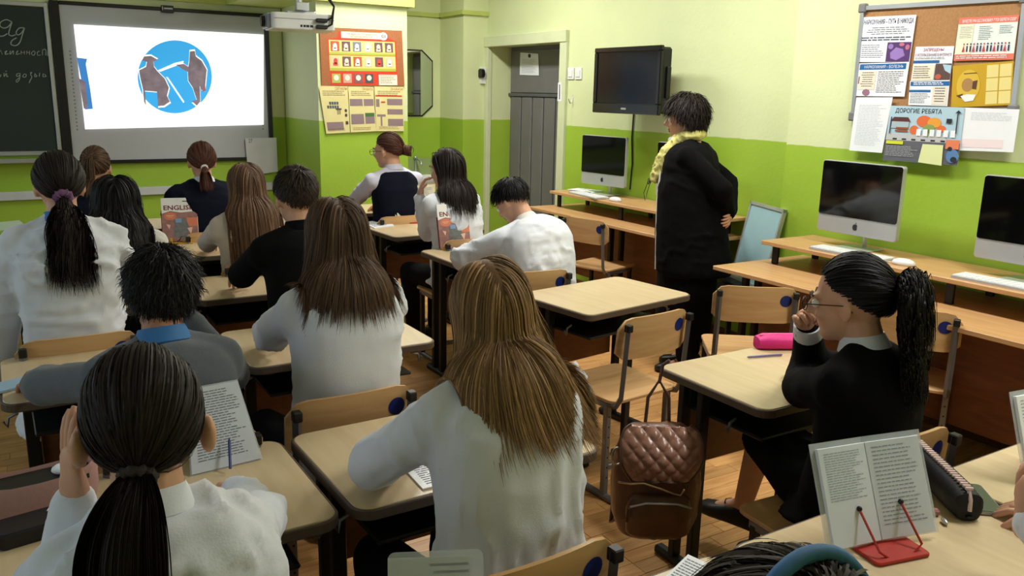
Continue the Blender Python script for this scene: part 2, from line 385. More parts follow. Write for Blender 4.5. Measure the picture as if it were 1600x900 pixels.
part('chalk_tray', MB().bbox((xl+.1,-.11,-.075),(xr-.12,-.005,-.05)).bbox((xl+.1,-.115,-.075),(xr-.12,-.1,-.04)), M_alu, t)
STROKES = [  # the chalk handwriting as pen strokes (photo detail, pixels / 6.92)
 [(0,255),(60,250),(100,225)], [(150,100),(90,75),(30,100),(20,140),(60,165),(110,150),(150,100),(130,160),(115,230),(150,250),(190,235)],
 [(285,165),(230,165),(195,210),(215,240),(255,215),(285,165),(265,230),(235,320),(190,355),(140,340),(150,300),(200,270)],
 [(0,450),(30,405),(45,450)], [(70,430),(95,410),(75,450),(115,440)], [(130,410),(130,450),(150,425),(165,410),(165,450)], [(195,430),(215,410),(195,450),(235,440)],
 [(250,410),(250,450),(250,430),(285,430),(285,410),(285,450)], [(310,410),(310,450),(310,430),(340,430),(340,410),(340,455)], [(385,410),(360,440),(385,460),(400,430),(385,410)], [(450,415),(425,425),(430,460),(460,455)], [(480,400),(480,460),(480,405),(515,400),(515,460)], [(540,395),(535,460),(555,455),(545,430)],
 [(15,660),(5,685),(25,690),(30,665)], [(65,650),(65,690),(90,655),(95,690),(110,685)], [(80,635),(95,630)],
 [(240,655),(205,660),(200,685),(230,680),(240,655),(230,720),(205,750),(195,735),(230,700)], [(285,660),(265,690),(295,695),(305,670),(285,660)], [(345,650),(365,645),(350,670),(365,690),(345,740),(335,760),(350,720)], [(400,655),(395,690),(420,685),(405,665)], [(450,650),(445,690)], [(490,655),(485,690),(520,685),(500,665)]]
for st_ in STROKES:
    pts = [fw(x/6.92-3, 20+y/6.92, YF-.033)-V3(0,YF,zb) for x, y in st_]
    if len(pts) > 3:
        fine = []
        for i in range(len(pts)-1):
            p0, p1, p2, p3 = pts[max(0,i-1)], pts[i], pts[i+1], pts[min(len(pts)-1,i+2)]
            for k in range(4): s = k/4; fine.append(.5*((2*p1)+(p2-p0)*s+(2*p0-5*p1+4*p2-p3)*s*s+(3*p1-p0-3*p2+p3)*s**3))
        pts = fine+[pts[-1]]
    part('chalk_stroke', MB().tube(pts, .0042 if st_[0][1] < 400 else .0032, 5), M_chalk, t)
# --- interactive whiteboard with the projected slide
M_wb = mat('whiteboard_grey', (176,180,186), .45, var=.02)
A, B_, C_, D_ = fw(95,8), fw(412,26), fw(422,246), fw(112,250)
x0, x1 = (A[0]+D_[0])/2, (B_[0]+C_[0])/2; z1, z0 = (A[2]+B_[2])/2, (C_[2]+D_[2])/2
t = thing('whiteboard', 'grey interactive whiteboard in a black frame showing a projected slide', 'whiteboard', ((x0+x1)/2,YF,z0))
hw, hh = (x1-x0)/2, z1-z0
part('panel', MB().box((-hw,-.035,0),(hw,-.002,hh)), M_wb, t)
for a, c in (((-hw-.07,-.05,-.03),(-hw,-.001,hh+.03)),((hw,-.05,-.03),(hw+.04,-.001,hh+.03)),((-hw,-.05,hh),(hw,-.001,hh+.03)),((-hw,-.05,-.03),(hw,-.001,0))): part('frame_bar', MB().bbox(a, c, .006), M_black, t)
part('pen_holder', MB().bbox((-.05,-.07,hh-.015),(.05,-.05,hh+.045)), M_black, t)
part('holder_print', MB().box((-.03,-.0712,hh+.014),(.04,-.07,hh+.026)).box((-.045,-.0712,hh+.005),(-.038,-.07,hh+.035)), C(190,195,200), t)['kind'] = 'stuff'
for s in (-1, 1):
    b = MB()
    for i in range(22): b.box((s*(hw-.05)-.006,-.0358,.25+i*.03),(s*(hw-.05)+.006,-.035,.262+i*.03))
    part('touch_keys', b, C(120,124,130), t)['kind'] = 'stuff'
M_slide = mat('slide_white', (250,250,248), .5, emit=.85, var=.015, vs=4); M_sblue = mat('slide_blue', (52,158,220), .5, emit=.85, var=.05, vs=3); M_sfig = mat('slide_grey_mauve', (132,118,128), .5, emit=.5, var=.25, vs=14); M_ssky = mat('slide_deep_blue', (60,130,205), .5, emit=.6); M_sred = mat('slide_rose', (150,100,105), .5, emit=.6)
q = Quad([fw(115,38,YP), fw(412,54,YP), fw(412,195,YP), fw(133,202,YP)]); base = V3((x0+x1)/2, YF, z0)
part('projected_slide', shift(q.sheet(.0005, .0012), base), M_slide, t, label='bright projected slide with a blue disc')
def inv(px, py):   # photo pixel -> slide uv (affine solve by iteration)
    T = fw(px, py); u, v = .5, .5
    for _ in range(30):
        e = T-q(u,v); du = q(u+.01,v)-q(u,v); dv = q(u,v+.01)-q(u,v); S = np.linalg.lstsq(np.c_[du,dv], e, rcond=None)[0]; u += S[0]*.01; v += S[1]*.01
    return u, v
def spoly(name, pts, m, h): mb = MB(); q.poly(mb, [inv(*p) for p in pts][::-1], h); return part(name, shift(mb, base), m, t)
spoly('slide_picture', [(273+58*math.cos(a), 120-57*math.sin(a)) for a in np.linspace(0,2*math.pi,48,endpoint=False)][::-1], M_sblue, .0022)
def zz(pts): return [(200+x*150/964, 50+y*140/900) for x, y in pts]
W_ = mat('slide_outline', (255,255,255), .5, emit=.9)
seat_f = [(110,385),(180,350),(190,300),(140,285),(160,245),(230,240),(300,280),(255,300),(260,350),(300,400),(370,470),(410,560),(390,640),(420,700),(360,740),(300,745),(290,600),(170,590),(180,740),(160,700),(150,580),(120,450)]
stand_f = [(620,195),(670,190),(680,245),(740,290),(790,380),(780,480),(770,590),(735,580),(720,540),(725,700),(690,740),(640,695),(690,680),(650,560),(605,490),(600,400),(540,370),(480,330),(560,320),(605,350),(615,290)]
for f in (seat_f, stand_f):
    c = np.mean(f, 0); spoly('slide_picture', zz([c+(np.array(p)-c)*1.06 for p in f]), W_, .0028); spoly('slide_picture', zz(f), M_sfig, .0034)
spoly('slide_picture', zz([(380,450),(400,455),(565,700),(555,712)]), W_, .003)
spoly('slide_picture', zz([(300,385),(470,310),(560,290),(545,330),(480,340),(320,400)]), W_, .003)
spoly('slide_picture', zz([(740,555),(775,530),(780,595),(745,598)]), M_sred, .0038)
spoly('slide_picture', [(120,90),(136,92),(134,100),(141,140),(145,170),(133,171),(127,125)], M_ssky, .0022)
spoly('slide_picture', [(123,122),(133,128),(137,168),(131,170)], M_sfig, .003)
# --- rail on the wall below the boards, sheet hung beside the board
M_rail = mat('rail_grey', (196,200,205), .4)
z_r = fw(120,303)[2]; solo('cable_duct', MB().bbox((-1.2,-.04,-.035),(2.3,0,.035)), M_rail, 'long pale grey cable duct along the green wall below the boards', 'cable duct', (0,YF,z_r))
P = [fw(383,216,YF-.06), fw(432,215,YF-.06), fw(434,268,YF-.06), fw(388,275,YF-.06)]
ps = Poster('paper_sheet', 'white paper sheet hanging from the lower right of the whiteboard', 'paper', P, mat('paper_shade', (205,208,214), .6)); ps.text('27', .1,.02,.22,.12, INK)
# --- thin cables in the corner beside the pilaster
for px in (441, 456):
    a = PY(px, 60, YF-.01); solo('wall_cable', MB().tube([(0,0,0),(0.004,0,.8),(0,0,1.62)], .006, 6), mat('cable_green', (120,150,40), .5), f'thin vertical cable painted green in the corner {"beside the whiteboard" if px<450 else "against the pilaster"}', 'cable', (a[0],YF-.008,.78), group='corner cables')
# --- projector under its ceiling mount
pc = PY(468,36,5.6); t = thing('projector', 'white ceiling projector with black plugs in its back', 'projector', (pc[0],pc[1],pc[2]), math.radians(-6))
M_pw = mat('projector_white', (226,228,228), .35)
part('body', MB().slab(rrect(-.2,-.15,.2,.15,.03), -.05, .05, .006), M_pw, t)
part('front_glass', MB().bbox((-.222,-.1,-.045),(-.199,.1,.045)), mat('projector_grey', (150,152,165), .25), t)
part('seam', MB().box((-.19,-.1515,.012),(.19,-.15,.016)), C(140,142,145), t)
for dx, w in ((-.02,.012),(.0,.014),(.02,.018),(.045,.02)): part('socket', MB().box((dx-w/2,-.152,-.034),(dx+w/2,-.1495,-.02)), M_black, t)
part('lens_ring', MB().cyl((-.222,.0,0),(-.245,.0,0),.035), M_black, t)
for zz_ in (.01,-.03): part('plug', MB().bbox((.07,-.185,zz_-.012),(.14,-.15,zz_+.012)), M_black, t)
for s, zz_ in ((0,.01),(.03,-.03)):
    part('cable', MB().tube([(.13,-.17,zz_),(.17,-.17,zz_+.02),(.19,-.16,.1),(.14-s,-.1,.22),(.05-s,0,.35)], .007, 7), M_black, t, True)
b = MB().cyl((0,0,.05),(0,0,ZC-pc[2]),.02); part('mount_pole', b, M_alu, t, True); part('mount_plate', MB().bbox((-.09,-.07,.05),(.09,.07,.07)).bbox((-.04,-.12,.07),(.04,-.06,.12)), M_alu, t)
# --- posters on the pilaster
def cw(px, py, d=.012): return PY(px, py, YC-d)
M_cork = mat('cork_red', (160,100,62), .8, var=.1, vs=60); YEL = mat('poster_yellow', (220,210,150), .6); RED = C(206,62,40)
ps = Poster('notice_board', 'red-brown board with a red fire-safety poster of small pictures above yellow sheets', 'poster', [cw(499,42),cw(628,48),cw(632,134),cw(503,134)], M_cork, th=.01)
ps.layer('poster_ground', RED, lambda q,m,h: q.poly(m, [(.08,.2),(.2,.17),(.22,.06),(.78,.06),(.82,.14),(.92,.2),(.92,.99),(.1,.99)][::-1], h))
ps.layer('yellow_field', C(222,208,122), lambda q,m,h: (q.rect(m,.1,.21,.9,.45,h), q.rect(m,.1,.47,.9,.74,h)))
ps.layer('green_strip', C(170,180,70), lambda q,m,h: (q.rect(m,.1,.42,.9,.46,h), q.rect(m,.1,.69,.9,.74,h)))
ps.layer('title_strip', C(238,228,205), lambda q,m,h: (q.rect(m,.25,.06,.74,.17,h), q.rect(m,.68,.8,.91,.99,h)))
ps.layer('title_disc', C(250,245,235), lambda q,m,h: q.disc(m,.76,.115,.05,.07,h))
ps.text('01', .735,.085,.785,.145, INK, bold=.02); ps.text('ПРАВИЛА ПОЖАРНОЙ', .32,.075,.68,.11, C(120,30,25)); ps.text('БЕЗОПАСНОСТИ', .36,.122,.62,.155, C(120,30,25))
r_ = random.Random(3)
for rowv in (.23,.49):
    for i in range(6):
        u = .12+i*.131; cols = [C(150,110,100),C(190,90,60),C(120,130,140),C(215,190,160),C(110,80,90),C(90,120,70)]
        ps.layer('picture', r_.choice(cols), lambda q,m,h: q.rect(m,u,rowv,u+.1,rowv+.17,h), .0024)
        ps.layer('picture', r_.choice([C(225,205,185),C(200,70,55),C(235,230,220)]), lambda q,m,h: (q.disc(m,u+.05,rowv+.08,.025,.05,h,10), q.rect(m,u+.02,rowv+.11,u+.075,rowv+.16,h)), .0028)
for i in range(4): u = .12+i*.131; ps.layer('picture', [C(170,180,90),C(205,160,140),C(130,90,95),C(70,80,85)][i], lambda q,m,h: q.rect(m,u,.79,u+.1,.95,h), .0024); ps.layer('picture', C(235,220,205), lambda q,m,h: q.disc(m,u+.05,.86,.03,.05,h,10), .0028)
ps.layer('small_print', C(120,100,90), lambda q,m,h: (lines(q,m,.7,.82,.89,.97,5,h,.3)), .0026)
cor = [((498,134),(543,135),(547,207),(510,209)), ((544,135),(583,136),(588,205),(548,207)), ((585,135),(630,136),(631,205),(588,205))]
nm = ['leftmost yellow safety sheet with small signs, pinned under the red board','middle yellow safety sheet with four grey pictures, pinned under the red board','rightmost yellow safety sheet with three wide pictures, pinned under the red board']
for k, c4 in enumerate(cor):
    ps = Poster('wall_poster', nm[k], 'poster', [cw(*p, .016+.002*k) for p in c4], YEL, 'yellow safety sheets on the pilaster')
    ps.text(['СИГНАЛЫ','ПРАВИЛА','ЗНАКИ'][k], .55,.02,.98,.08, C(170,80,40)); G = C(140,120,125)
    if k == 0: ps.layer('picture', G, lambda q,m,h: (q.rect(m,.08,.76,.75,.93,h),)); ps.layer('picture', C(70,90,110), lambda q,m,h: [q.rect(m,.1+.09*i,.33+.08*j,.17+.09*i,.39+.08*j,h) for i in range(6) for j in range(2) if i+j > 1]); ps.layer('picture', C(80,60,60), lambda q,m,h: (q.rect(m,.5,.47,.72,.5,h),[q.rect(m,.55+.05*i,.5,.57+.05*i,.6,h) for i in range(3)],q.disc(m,.88,.52,.05,.035,h),q.disc(m,.88,.62,.05,.035,h),q.rect(m,.84,.75,.95,.82,h)))
    if k == 1: ps.layer('picture', G, lambda q,m,h: (q.rect(m,.03,.27,.53,.42,h),q.rect(m,.58,.27,.97,.42,h),q.rect(m,.05,.6,.55,.82,h),q.rect(m,.6,.66,.97,.82,h))); ps.layer('picture', C(70,110,60), lambda q,m,h: q.rect(m,.6,.58,.97,.66,h))
    if k == 2: ps.layer('picture', G, lambda q,m,h: (q.rect(m,.42,.27,.96,.41,h),q.rect(m,.42,.5,.97,.62,h),q.rect(m,.43,.72,.98,.88,h),q.rect(m,.05,.62,.35,.67,h),q.rect(m,.17,.67,.23,.88,h),q.rect(m,.03,.28,.15,.45,h))); ps.layer('picture', C(190,70,50), lambda q,m,h: (q.rect(m,.02,.19,.95,.22,h),q.rect(m,.2,.33,.35,.36,h)))
    ps.layer('small_print', C(130,110,80), lambda q,m,h: (lines(q,m,.1,.1,.9,.22,3,h,.25,k), lines(q,m,.1,.9,.9,.97,2,h,.25,k+9)))
# --- octagonal mirror, washbasin, wall plate
a, c = PY(600,75,YF-.01), PY(676,182,YF-.01); cx, cz, rx, rz_ = (a[0]+c[0])/2, (a[2]+c[2])/2, (c[0]-a[0])/2, (a[2]-c[2])/2
t = thing('mirror', 'wall mirror with cut corners and a thin dark edge beyond the pilaster', 'mirror', (cx,YF,cz-rz_))
k = .55; oc = [(1,k*1.25),(k,1),(-k,1),(-1,k*1.25),(-1,-k*1.25),(-k,-1),(k,-1),(1,-k*1.25)]
def octo(s, y): return np.array([(x*rx*s, y, z*rz_*s+rz_) for x, z in oc])
part('backing', MB().loft([octo(1,0)[::-1]*1, octo(1,-.015)[::-1]]), M_black, t)
mm = mat('mirror_silver', (215,220,215), .02, 1, var=0); part('glass', MB().loft([octo(.965,-.015)[::-1], octo(.955,-.019)[::-1]]), mm, t)
t = thing('washbasin', 'white washbasin with a tap on the green wall behind the pilaster', 'washbasin', (PY(655,290,YF-.2)[0]+.03,YF,0))
M_cer = mat('ceramic', (225,228,226), .15)
S = [(V3(0,-.2,z), V3(w,0,0), V3(0,d,0)) for z, w, d in ((.62,.06,.06),(.68,.16,.12),(.76,.22,.17),(.8,.235,.185),(.81,.235,.185),(.805,.21,.16),(.74,.16,.11),(.7,.06,.05))]
part('bowl', MB().eloft(S, 22, p=3), M_cer, t, True); part('drain_pipe', MB().tube([(0,-.2,.63),(0,-.2,.4),(0,-.05,.36),(0,0,.36)], .02), M_cer, t, True)
part('pedestal_plate', MB().bbox((-.2,-.03,.78),(.2,0,.98)), mat('splash_panel', (150,165,110), .4), t)
part('tap', MB().tube([(0,-.05,.81),(0,-.05,.95),(0,-.1,.98),(0,-.18,.96),(0,-.19,.93)], .012), M_alu, t, True); part('tap_knob', MB().ell((0,-.05,.99),(.022,.022,.018)), M_alu, t, True)
wp = PY(752,118,7.5); t = thing('wall_sensor', 'small white wall plate with a round black knob on the corner pilaster', 'wall plate', (wp[0]+.03,7.5,wp[2]-.08))
part('plate', MB().bbox((-.05,-.03,0),(.05,0,.16)), M_pw, t); part('knob', MB().cyl((-.065,-.035,.1),(-.03,-.035,.1),.045,18).bbox((-.06,-.05,.07),(-.03,0,.13)), M_black, t, True)
# ================================================================== RIGHT WALL
# --- door in its deep recess
M_dg = mat('door_grey', (112,112,112), .5, var=.05, bump=.05); M_dgd = mat('door_grey_dark', (92,92,94), .5)
XD = XF+.24; d = bpy.data.objects.new('door_1', None); COL.objects.link(d); tag(d, 'grey panelled metal door in a deep pale recess', None, None, 'structure'); d.location = (XD,6.2,0)
part('leaf', MB().box((.01,.0,0),(.05,1.25,2.1)), M_dg, d)
part('lintel_panel', MB().bbox((-.012,.03,1.66),(.012,1.22,2.06)), M_dg, d)
for i in range(6): part('panel', MB().bbox((-.01,.03+i*.2,.05),(.012,.21+i*.2,1.62), .008), M_dg, d)
part('rail', MB().bbox((-.02,.0,1.625),(.012,1.25,1.655)), M_dgd, d)
part('handle', MB().tube([(-.01,.28,.95),(-.05,.28,.95),(-.05,.2,.95),(-.05,.16,.95)], .009).bbox((-.015,.265,.87),(0,.295,1.03)), M_black, d, True)
b = MB().bbox((XF-.03,6.1,0),(XF+.02,6.2,2.1)).bbox((XF-.03,7.44,0),(XF+.02,7.5,2.1)).bbox((XF-.04,6.1,2.09),(XF+.02,7.5,2.19)); struct('trim_3', b, M_trimw)
P = [PX(813,82,XD-.018),PX(841,84,XD-.018),PX(842,118,XD-.018),PX(812,117,XD-.018)]
ps = Poster('door_notice', 'white paper notice with a black emblem taped to the grey door', 'notice', P, WHITE); ps.layer('emblem', INK, lambda q,m,h: q.disc(m,.52,.12,.08,.09,h)); ps.layer('small_print', PALE, lambda q,m,h: (lines(q,m,.12,.28,.88,.5,5,h), lines(q,m,.1,.58,.9,.92,9,h,.5,4)))
P = [PX(872,129,XF-.031),PX(877,129,XF-.031),PX(877,158,XF-.031),PX(871,158,XF-.031)]
ps = Poster('door_plate', 'narrow white strip notice on the door trim', 'sign', P, WHITE); ps.layer('small_print', INK, lambda q,m,h: q.rect(m,.4,.1,.65,.9,h))
for i, px in enumerate((893,905)):
    s = PX(px,115,XF); t = thing('light_switch', f'white light switch {"nearer the door" if not i else "further from the door"} on the pale wall', 'switch', (XF,s[1],s[2]-.05), 0, 'light switches by the door'); part('plate', MB().bbox((-.012,-.045,0),(0,.045,.1), .004), M_pw, t); part('rocker', MB().bbox((-.018,-.028,.02),(-.01,.028,.08)), M_pw, t)
s = PX(895,160,XF); solo('wall_hook', MB().tube([(0,0,.06),(-.012,0,.0),(-.03,0,-.01),(-.045,0,.03)], .004, 6), M_alu, 'small metal hook on the wall under the light switches', 'hook', (XF,s[1],s[2]), smooth=True)
# --- television
A, B_, C_, D_ = [PX(*p, 4.0) for p in ((928,77),(1032,69),(1033,178),(930,178))]
yc, w, z1, z0 = (A[1]+B_[1]+C_[1]+D_[1])/4, (A[1]+D_[1]-B_[1]-C_[1])/4, (A[2]+B_[2])/2, (C_[2]+D_[2])/2; h = z1-z0
t = thing('television', 'black flat television mounted high on the pale wall', 'television', (4.0,yc,z0))
M_tv = mat('tv_black_gloss', (10,10,12), .18, var=0, spec=.5); M_scr = mat('dark_screen', (9,10,15), .16, var=0, spec=.3)
part('housing', MB().bbox((.012,-w+.01,.01),(.11,w-.01,h-.01), .015), M_black, t)
b = MB()
for a, c in (((-.012,-w,0),(.02,w,.075)),((-.012,-w,h-.035),(.02,w,h)),((-.012,-w,.075),(.02,-w+.035,h-.035)),((-.012,w-.035,.075),(.02,w,h-.035))): b.bbox(a, c, .005)
part('bezel', b, M_tv, t); part('screen', MB().box((-.002,-w+.03,.07),(.012,w-.03,h-.03)), M_scr, t)
part('maker_plate', MB().box((-.0132,-.028,.03),(-.0115,.028,.043)), M_alu, t)
part('wall_mount', MB().bbox((.11,-.1,h/2-.1),(.3,.1,h/2+.1)), M_black, t); part('input_panel', MB().bbox((.05,-w-.006,h*.25),(.09,-w+.02,h*.7)), M_tv, t)
p = PX(990,180,XF-.01); q_ = PX(984,296,XF-.01); solo('television_cable', MB().tube([(0,0,p[2]-q_[2]+.1),(0,.01,(p[2]-q_[2])*.7),(0,-.012,(p[2]-q_[2])*.35),(0,0,0)], .006, 6), M_black, 'black cable hanging from the television down the green wall', 'cable', (XF-.008,(p[1]+q_[1])/2,q_[2]), smooth=True)
# --- cork notice board on the near wall, with its papers
def nw(px, py, d=.02): return PX(px, py, XN-d)
t = thing('cork_board', 'large cork notice board in an aluminium frame with grey corners, covered in papers', 'notice board', (XN,0,0))
M_ck = mat('cork_tan', (172,128,84), .85, var=.1, vs=90, bump=.1, bs=200)
qd = Quad([nw(1350,13,.015),nw(1604,-3,.015),nw(1584,172,.015),nw(1334,182,.015)])
bs_ = V3(XN,0,0); part('cork', shift(qd.sheet(.012), bs_), M_ck, t)
def qbar(u0, v0, u1, v1, w): a, c = qd(u0,v0,.004), qd(u1,v1,.004); return shift(MB().bar(a, c, w, .02, (1,0,0)), bs_)
for a in ((0,0,1,0),(1,0,1,1),(1,1,0,1),(0,1,0,0)): part('frame_bar', qbar(*a, .022), M_alu, t)
for u, v in ((0,0),(1,0),(1,1),(0,1)):
    c = qd(u,v,.004)-bs_; part('corner_cap', MB().bbox(c-V3(.016,.024,.024), c+V3(.012,.024,.024), .006), mat('cap_grey', (120,120,122), .4), t)
NAVY, BLUE = C(30,40,90), C(30,100,165); GP = 'papers pinned to the cork board'
def paper(name, label, px, d, m=WHITE): return Poster(name, label, 'paper', [nw(*p, d) for p in px], m, GP)
ps = paper('paper_notice', 'white paper with dark blue capitals and a purple crystal, top left of the cork board', [(1347,27),(1432,23),(1421,97),(1340,97)], .024)
ps.text('НАРКОМАНИЯ – ПУТЬ В НИКУДА', .05,.06,.97,.19, NAVY, bold=.012); ps.layer('text_lines', C(70,75,95), lambda q,m,h: (lines(q,m,.12,.24,.92,.42,4,h,.3,1,True), lines(q,m,.04,.45,.97,.55,2,h,.5,2), lines(q,m,.06,.62,.5,.93,7,h,.25,3)))
ps.layer('picture', C(84,50,110), lambda q,m,h: q.rect(m,.55,.57,.99,.99,h)); ps.layer('picture', C(150,120,190), lambda q,m,h: (q.poly(m,[(.62,.8),(.72,.68),(.85,.72),(.9,.86),(.75,.96),(.64,.92)],h), q.disc(m,.62,.66,.05,.06,h,10))); ps.layer('picture', C(190,110,130), lambda q,m,h: (q.disc(m,.82,.62,.05,.04,h,10), q.disc(m,.93,.68,.04,.06,h,10)))
ps = paper('paper_notice', 'white paper with blue title bar and small flower, left side of the cork board', [(1343,99),(1421,97),(1413,151),(1336,150)], .026)
ps.layer('title_bar', BLUE, lambda q,m,h: q.rect(m,.02,.03,.95,.2,h)); ps.text('НАРКОМАНИЯ – БОЛЕЗНЬ', .12,.07,.9,.16, WHITE); ps.layer('beige_box', C(232,222,202), lambda q,m,h: q.rect(m,.04,.24,.38,.8,h)); ps.layer('text_lines', C(80,70,70), lambda q,m,h: (lines(q,m,.08,.28,.35,.75,7,h,.3,5,True), lines(q,m,.42,.26,.95,.92,11,h,.25,6))); ps.layer('red_mark', C(150,40,40), lambda q,m,h: q.rect(m,.03,.4,.05,.62,h)); ps.layer('flower', C(150,110,130), lambda q,m,h: q.disc(m,.22,.88,.08,.1,h,8))
ps = paper('paper_notice', 'white paper with a purple-red heading and a brown photo, upper middle of the cork board', [(1431,73),(1491,72),(1484,126),(1423,127)], .024)
ps.text('ЗАПРЕЩЕНЫ', .22,.05,.75,.16, C(150,40,100), bold=.012); ps.text('К ИСПОЛЬЗОВАНИЮ В ИНТЕРНЕТЕ', .03,.2,.97,.28, C(120,50,110)); ps.layer('title_bar', BLUE, lambda q,m,h: q.rect(m,0,.4,.68,.48,h)); ps.layer('beige_box', C(236,226,205), lambda q,m,h: q.rect(m,.02,.53,.58,.98,h)); ps.layer('picture', C(92,70,66), lambda q,m,h: q.rect(m,.6,.5,1,.97,h)); ps.layer('picture', C(170,205,225), lambda q,m,h: q.poly(m,[(.78,.52),(1,.55),(1,.8),(.85,.7)][::-1],h)); ps.layer('picture', C(190,90,70), lambda q,m,h: q.disc(m,.7,.88,.08,.08,h,10)); ps.layer('text_lines', C(70,75,90), lambda q,m,h: (lines(q,m,.04,.31,.97,.38,2,h,.3,7), lines(q,m,.05,.57,.52,.95,6,h,.25,8)))
ps = paper('paper_notice', 'white paper with two blue bars and a beige box, lower middle of the cork board', [(1422,127),(1484,126),(1480,166),(1419,164)], .0245)
ps.layer('title_bar', BLUE, lambda q,m,h: (q.rect(m,.02,.02,1,.2,h), q.rect(m,.0,.36,.55,.46,h))); ps.layer('beige_box', C(232,224,208), lambda q,m,h: q.rect(m,.6,.22,.97,.96,h)); ps.layer('text_lines', C(90,95,110), lambda q,m,h: (lines(q,m,.04,.5,.56,.94,7,h,.25,9), lines(q,m,.64,.28,.93,.9,6,h,.35,10,True))); ps.layer('title_lines', WHITE, lambda q,m,h: (lines(q,m,.1,.05,.95,.18,2,h,.5,11)))
SAL = C(226,120,98)
ps = paper('paper_poster', 'poster with salmon bands and a row of tiny people, top right of the cork board', [(1499,28),(1592,23),(1583,93),(1490,95)], .024, C(226,234,230))
ps.layer('band', SAL, lambda q,m,h: (q.rect(m,0,0,1,.15,h), q.rect(m,0,.86,1,1,h))); ps.text('ВМЕСТЕ МЫ ОСТАНОВИМ ЭТО! БЕРЕГИ СЕБЯ', .07,.05,.97,.12, WHITE, bold=.012); ps.layer('cream_side', C(236,232,205), lambda q,m,h: q.rect(m,.01,.16,.28,.85,h)); ps.layer('text_lines', C(110,130,140), lambda q,m,h: (lines(q,m,.05,.22,.3,.5,7,h,.25,12), lines(q,m,.38,.22,.62,.55,8,h,.25,13), lines(q,m,.72,.22,.97,.42,5,h,.25,14)))
ps.layer('tiny_people', NAVY, lambda q,m,h: [(q.rect(m,.14+.058*i,.66,.165+.058*i,.8,h), q.disc(m,.152+.058*i,.62,.014,.02,h,8)) for i in range(14) if i%3]); ps.layer('tiny_people', C(190,60,80), lambda q,m,h: [(q.poly(m,[(.15+.058*i,.64),(.175+.058*i,.8),(.125+.058*i,.8)],h), q.disc(m,.152+.058*i,.62,.014,.02,h,8)) for i in range(14) if i%3 == 0]); ps.layer('band_print', WHITE, lambda q,m,h: lines(q,m,.04,.89,.9,.98,2,h,.4,15))
OCH = C(196,158,30)
ps = paper('paper_poster', 'ochre-yellow poster with a still life and six pale boxes, right of the cork board', [(1489,103),(1584,95),(1580,164),(1486,168)], .027, OCH)
ps.layer('pale_box', C(228,214,140), lambda q,m,h: [q.rect(m,.58+.21*i,.05+.31*j,.77+.21*i,.34+.31*j,h) for i in range(2) for j in range(3)]); ps.layer('border_glow', C(214,180,60), lambda q,m,h: q.disc(m,.28,.5,.2,.38,h)); ps.layer('picture', C(170,130,80), lambda q,m,h: q.disc(m,.27,.48,.1,.16,h)); ps.layer('picture', C(90,60,40), lambda q,m,h: (q.poly(m,[(.36,.4),(.44,.38),(.42,.6),(.35,.58)][::-1],h), q.poly(m,[(.08,.72),(.2,.68),(.18,.8)],h), q.rect(m,.2,.2,.42,.22,h))); ps.layer('picture', C(238,238,235), lambda q,m,h: q.poly(m,[(.16,.74),(.26,.7),(.42,.72),(.38,.86),(.24,.88)][::-1],h))
ps = paper('paper_sheet', 'plain white sheet with faint print hanging below the left edge of the cork board', [(1338,152),(1395,152),(1378,239),(1327,235)], .038); ps.layer('text_lines', PALE, lambda q,m,h: (lines(q,m,.12,.14,.9,.9,26,h,.3,16)))
ps = paper('paper_sheet', 'plain white sheet with a faint pink box hanging below the right of the cork board', [(1507,168),(1593,171),(1583,238),(1497,235)], .038); ps.layer('text_lines', PALE, lambda q,m,h: (lines(q,m,.15,.1,.9,.3,6,h,.3,17))); ps.layer('pink_box', C(238,222,226), lambda q,m,h: q.rect(m,.05,.72,.8,.92,h))
ps = paper('paper_poster', 'colourful street-scene poster with a cut-out car and houses hanging below the cork board', [(1392,165),(1507,168),(1496,259),(1379,250)], .043, C(176,206,222))
ps.text('ДОРОГИЕ РЕБЯТА', .08,.04,.72,.14, INK, bold=.012); ps.layer('road', C(96,98,106), lambda q,m,h: q.rect(m,0,.62,1,1,h)); ps.layer('pavement', C(190,192,196), lambda q,m,h: q.rect(m,0,.5,.82,.62,h)); ps.layer('kerb_marks', INK, lambda q,m,h: [q.rect(m,.1+.13*i,.58,.16+.13*i,.61,h) for i in range(6)])
ps.layer('foliage', C(222,110,60), lambda q,m,h: (q.disc(m,.5,.26,.1,.1,h), q.disc(m,.38,.42,.06,.08,h), q.disc(m,.74,.38,.06,.06,h))); ps.layer('foliage', C(232,160,60), lambda q,m,h: (q.disc(m,.64,.28,.09,.09,h),)); ps.layer('foliage', C(140,160,90), lambda q,m,h: (q.disc(m,.58,.38,.08,.07,h), q.rect(m,.56,.4,.58,.54,h)))
ps.layer('house_roof', C(90,50,50), lambda q,m,h: q.poly(m,[(.08,.2),(.28,.2),(.32,.28),(.03,.28)][::-1],h)); ps.layer('house_wall', C(170,190,200), lambda q,m,h: q.rect(m,.04,.28,.3,.4,h)); ps.layer('bench', C(160,80,40), lambda q,m,h: (q.rect(m,.13,.38,.3,.41,h), q.rect(m,.12,.43,.3,.46,h))); ps.layer('tiny_people', WHITE, lambda q,m,h: [q.rect(m,.42+.09*i,.4,.48+.09*i,.52,h) for i in range(6)]); ps.layer('sign', INK, lambda q,m,h: (q.rect(m,.8,.2,.87,.28,h), q.rect(m,.93,.1,.945,.45,h), q.poly(m,[(.9,.1),(.94,.05),(.98,.1)],h), q.rect(m,.04,.2,.055,.5,h)))
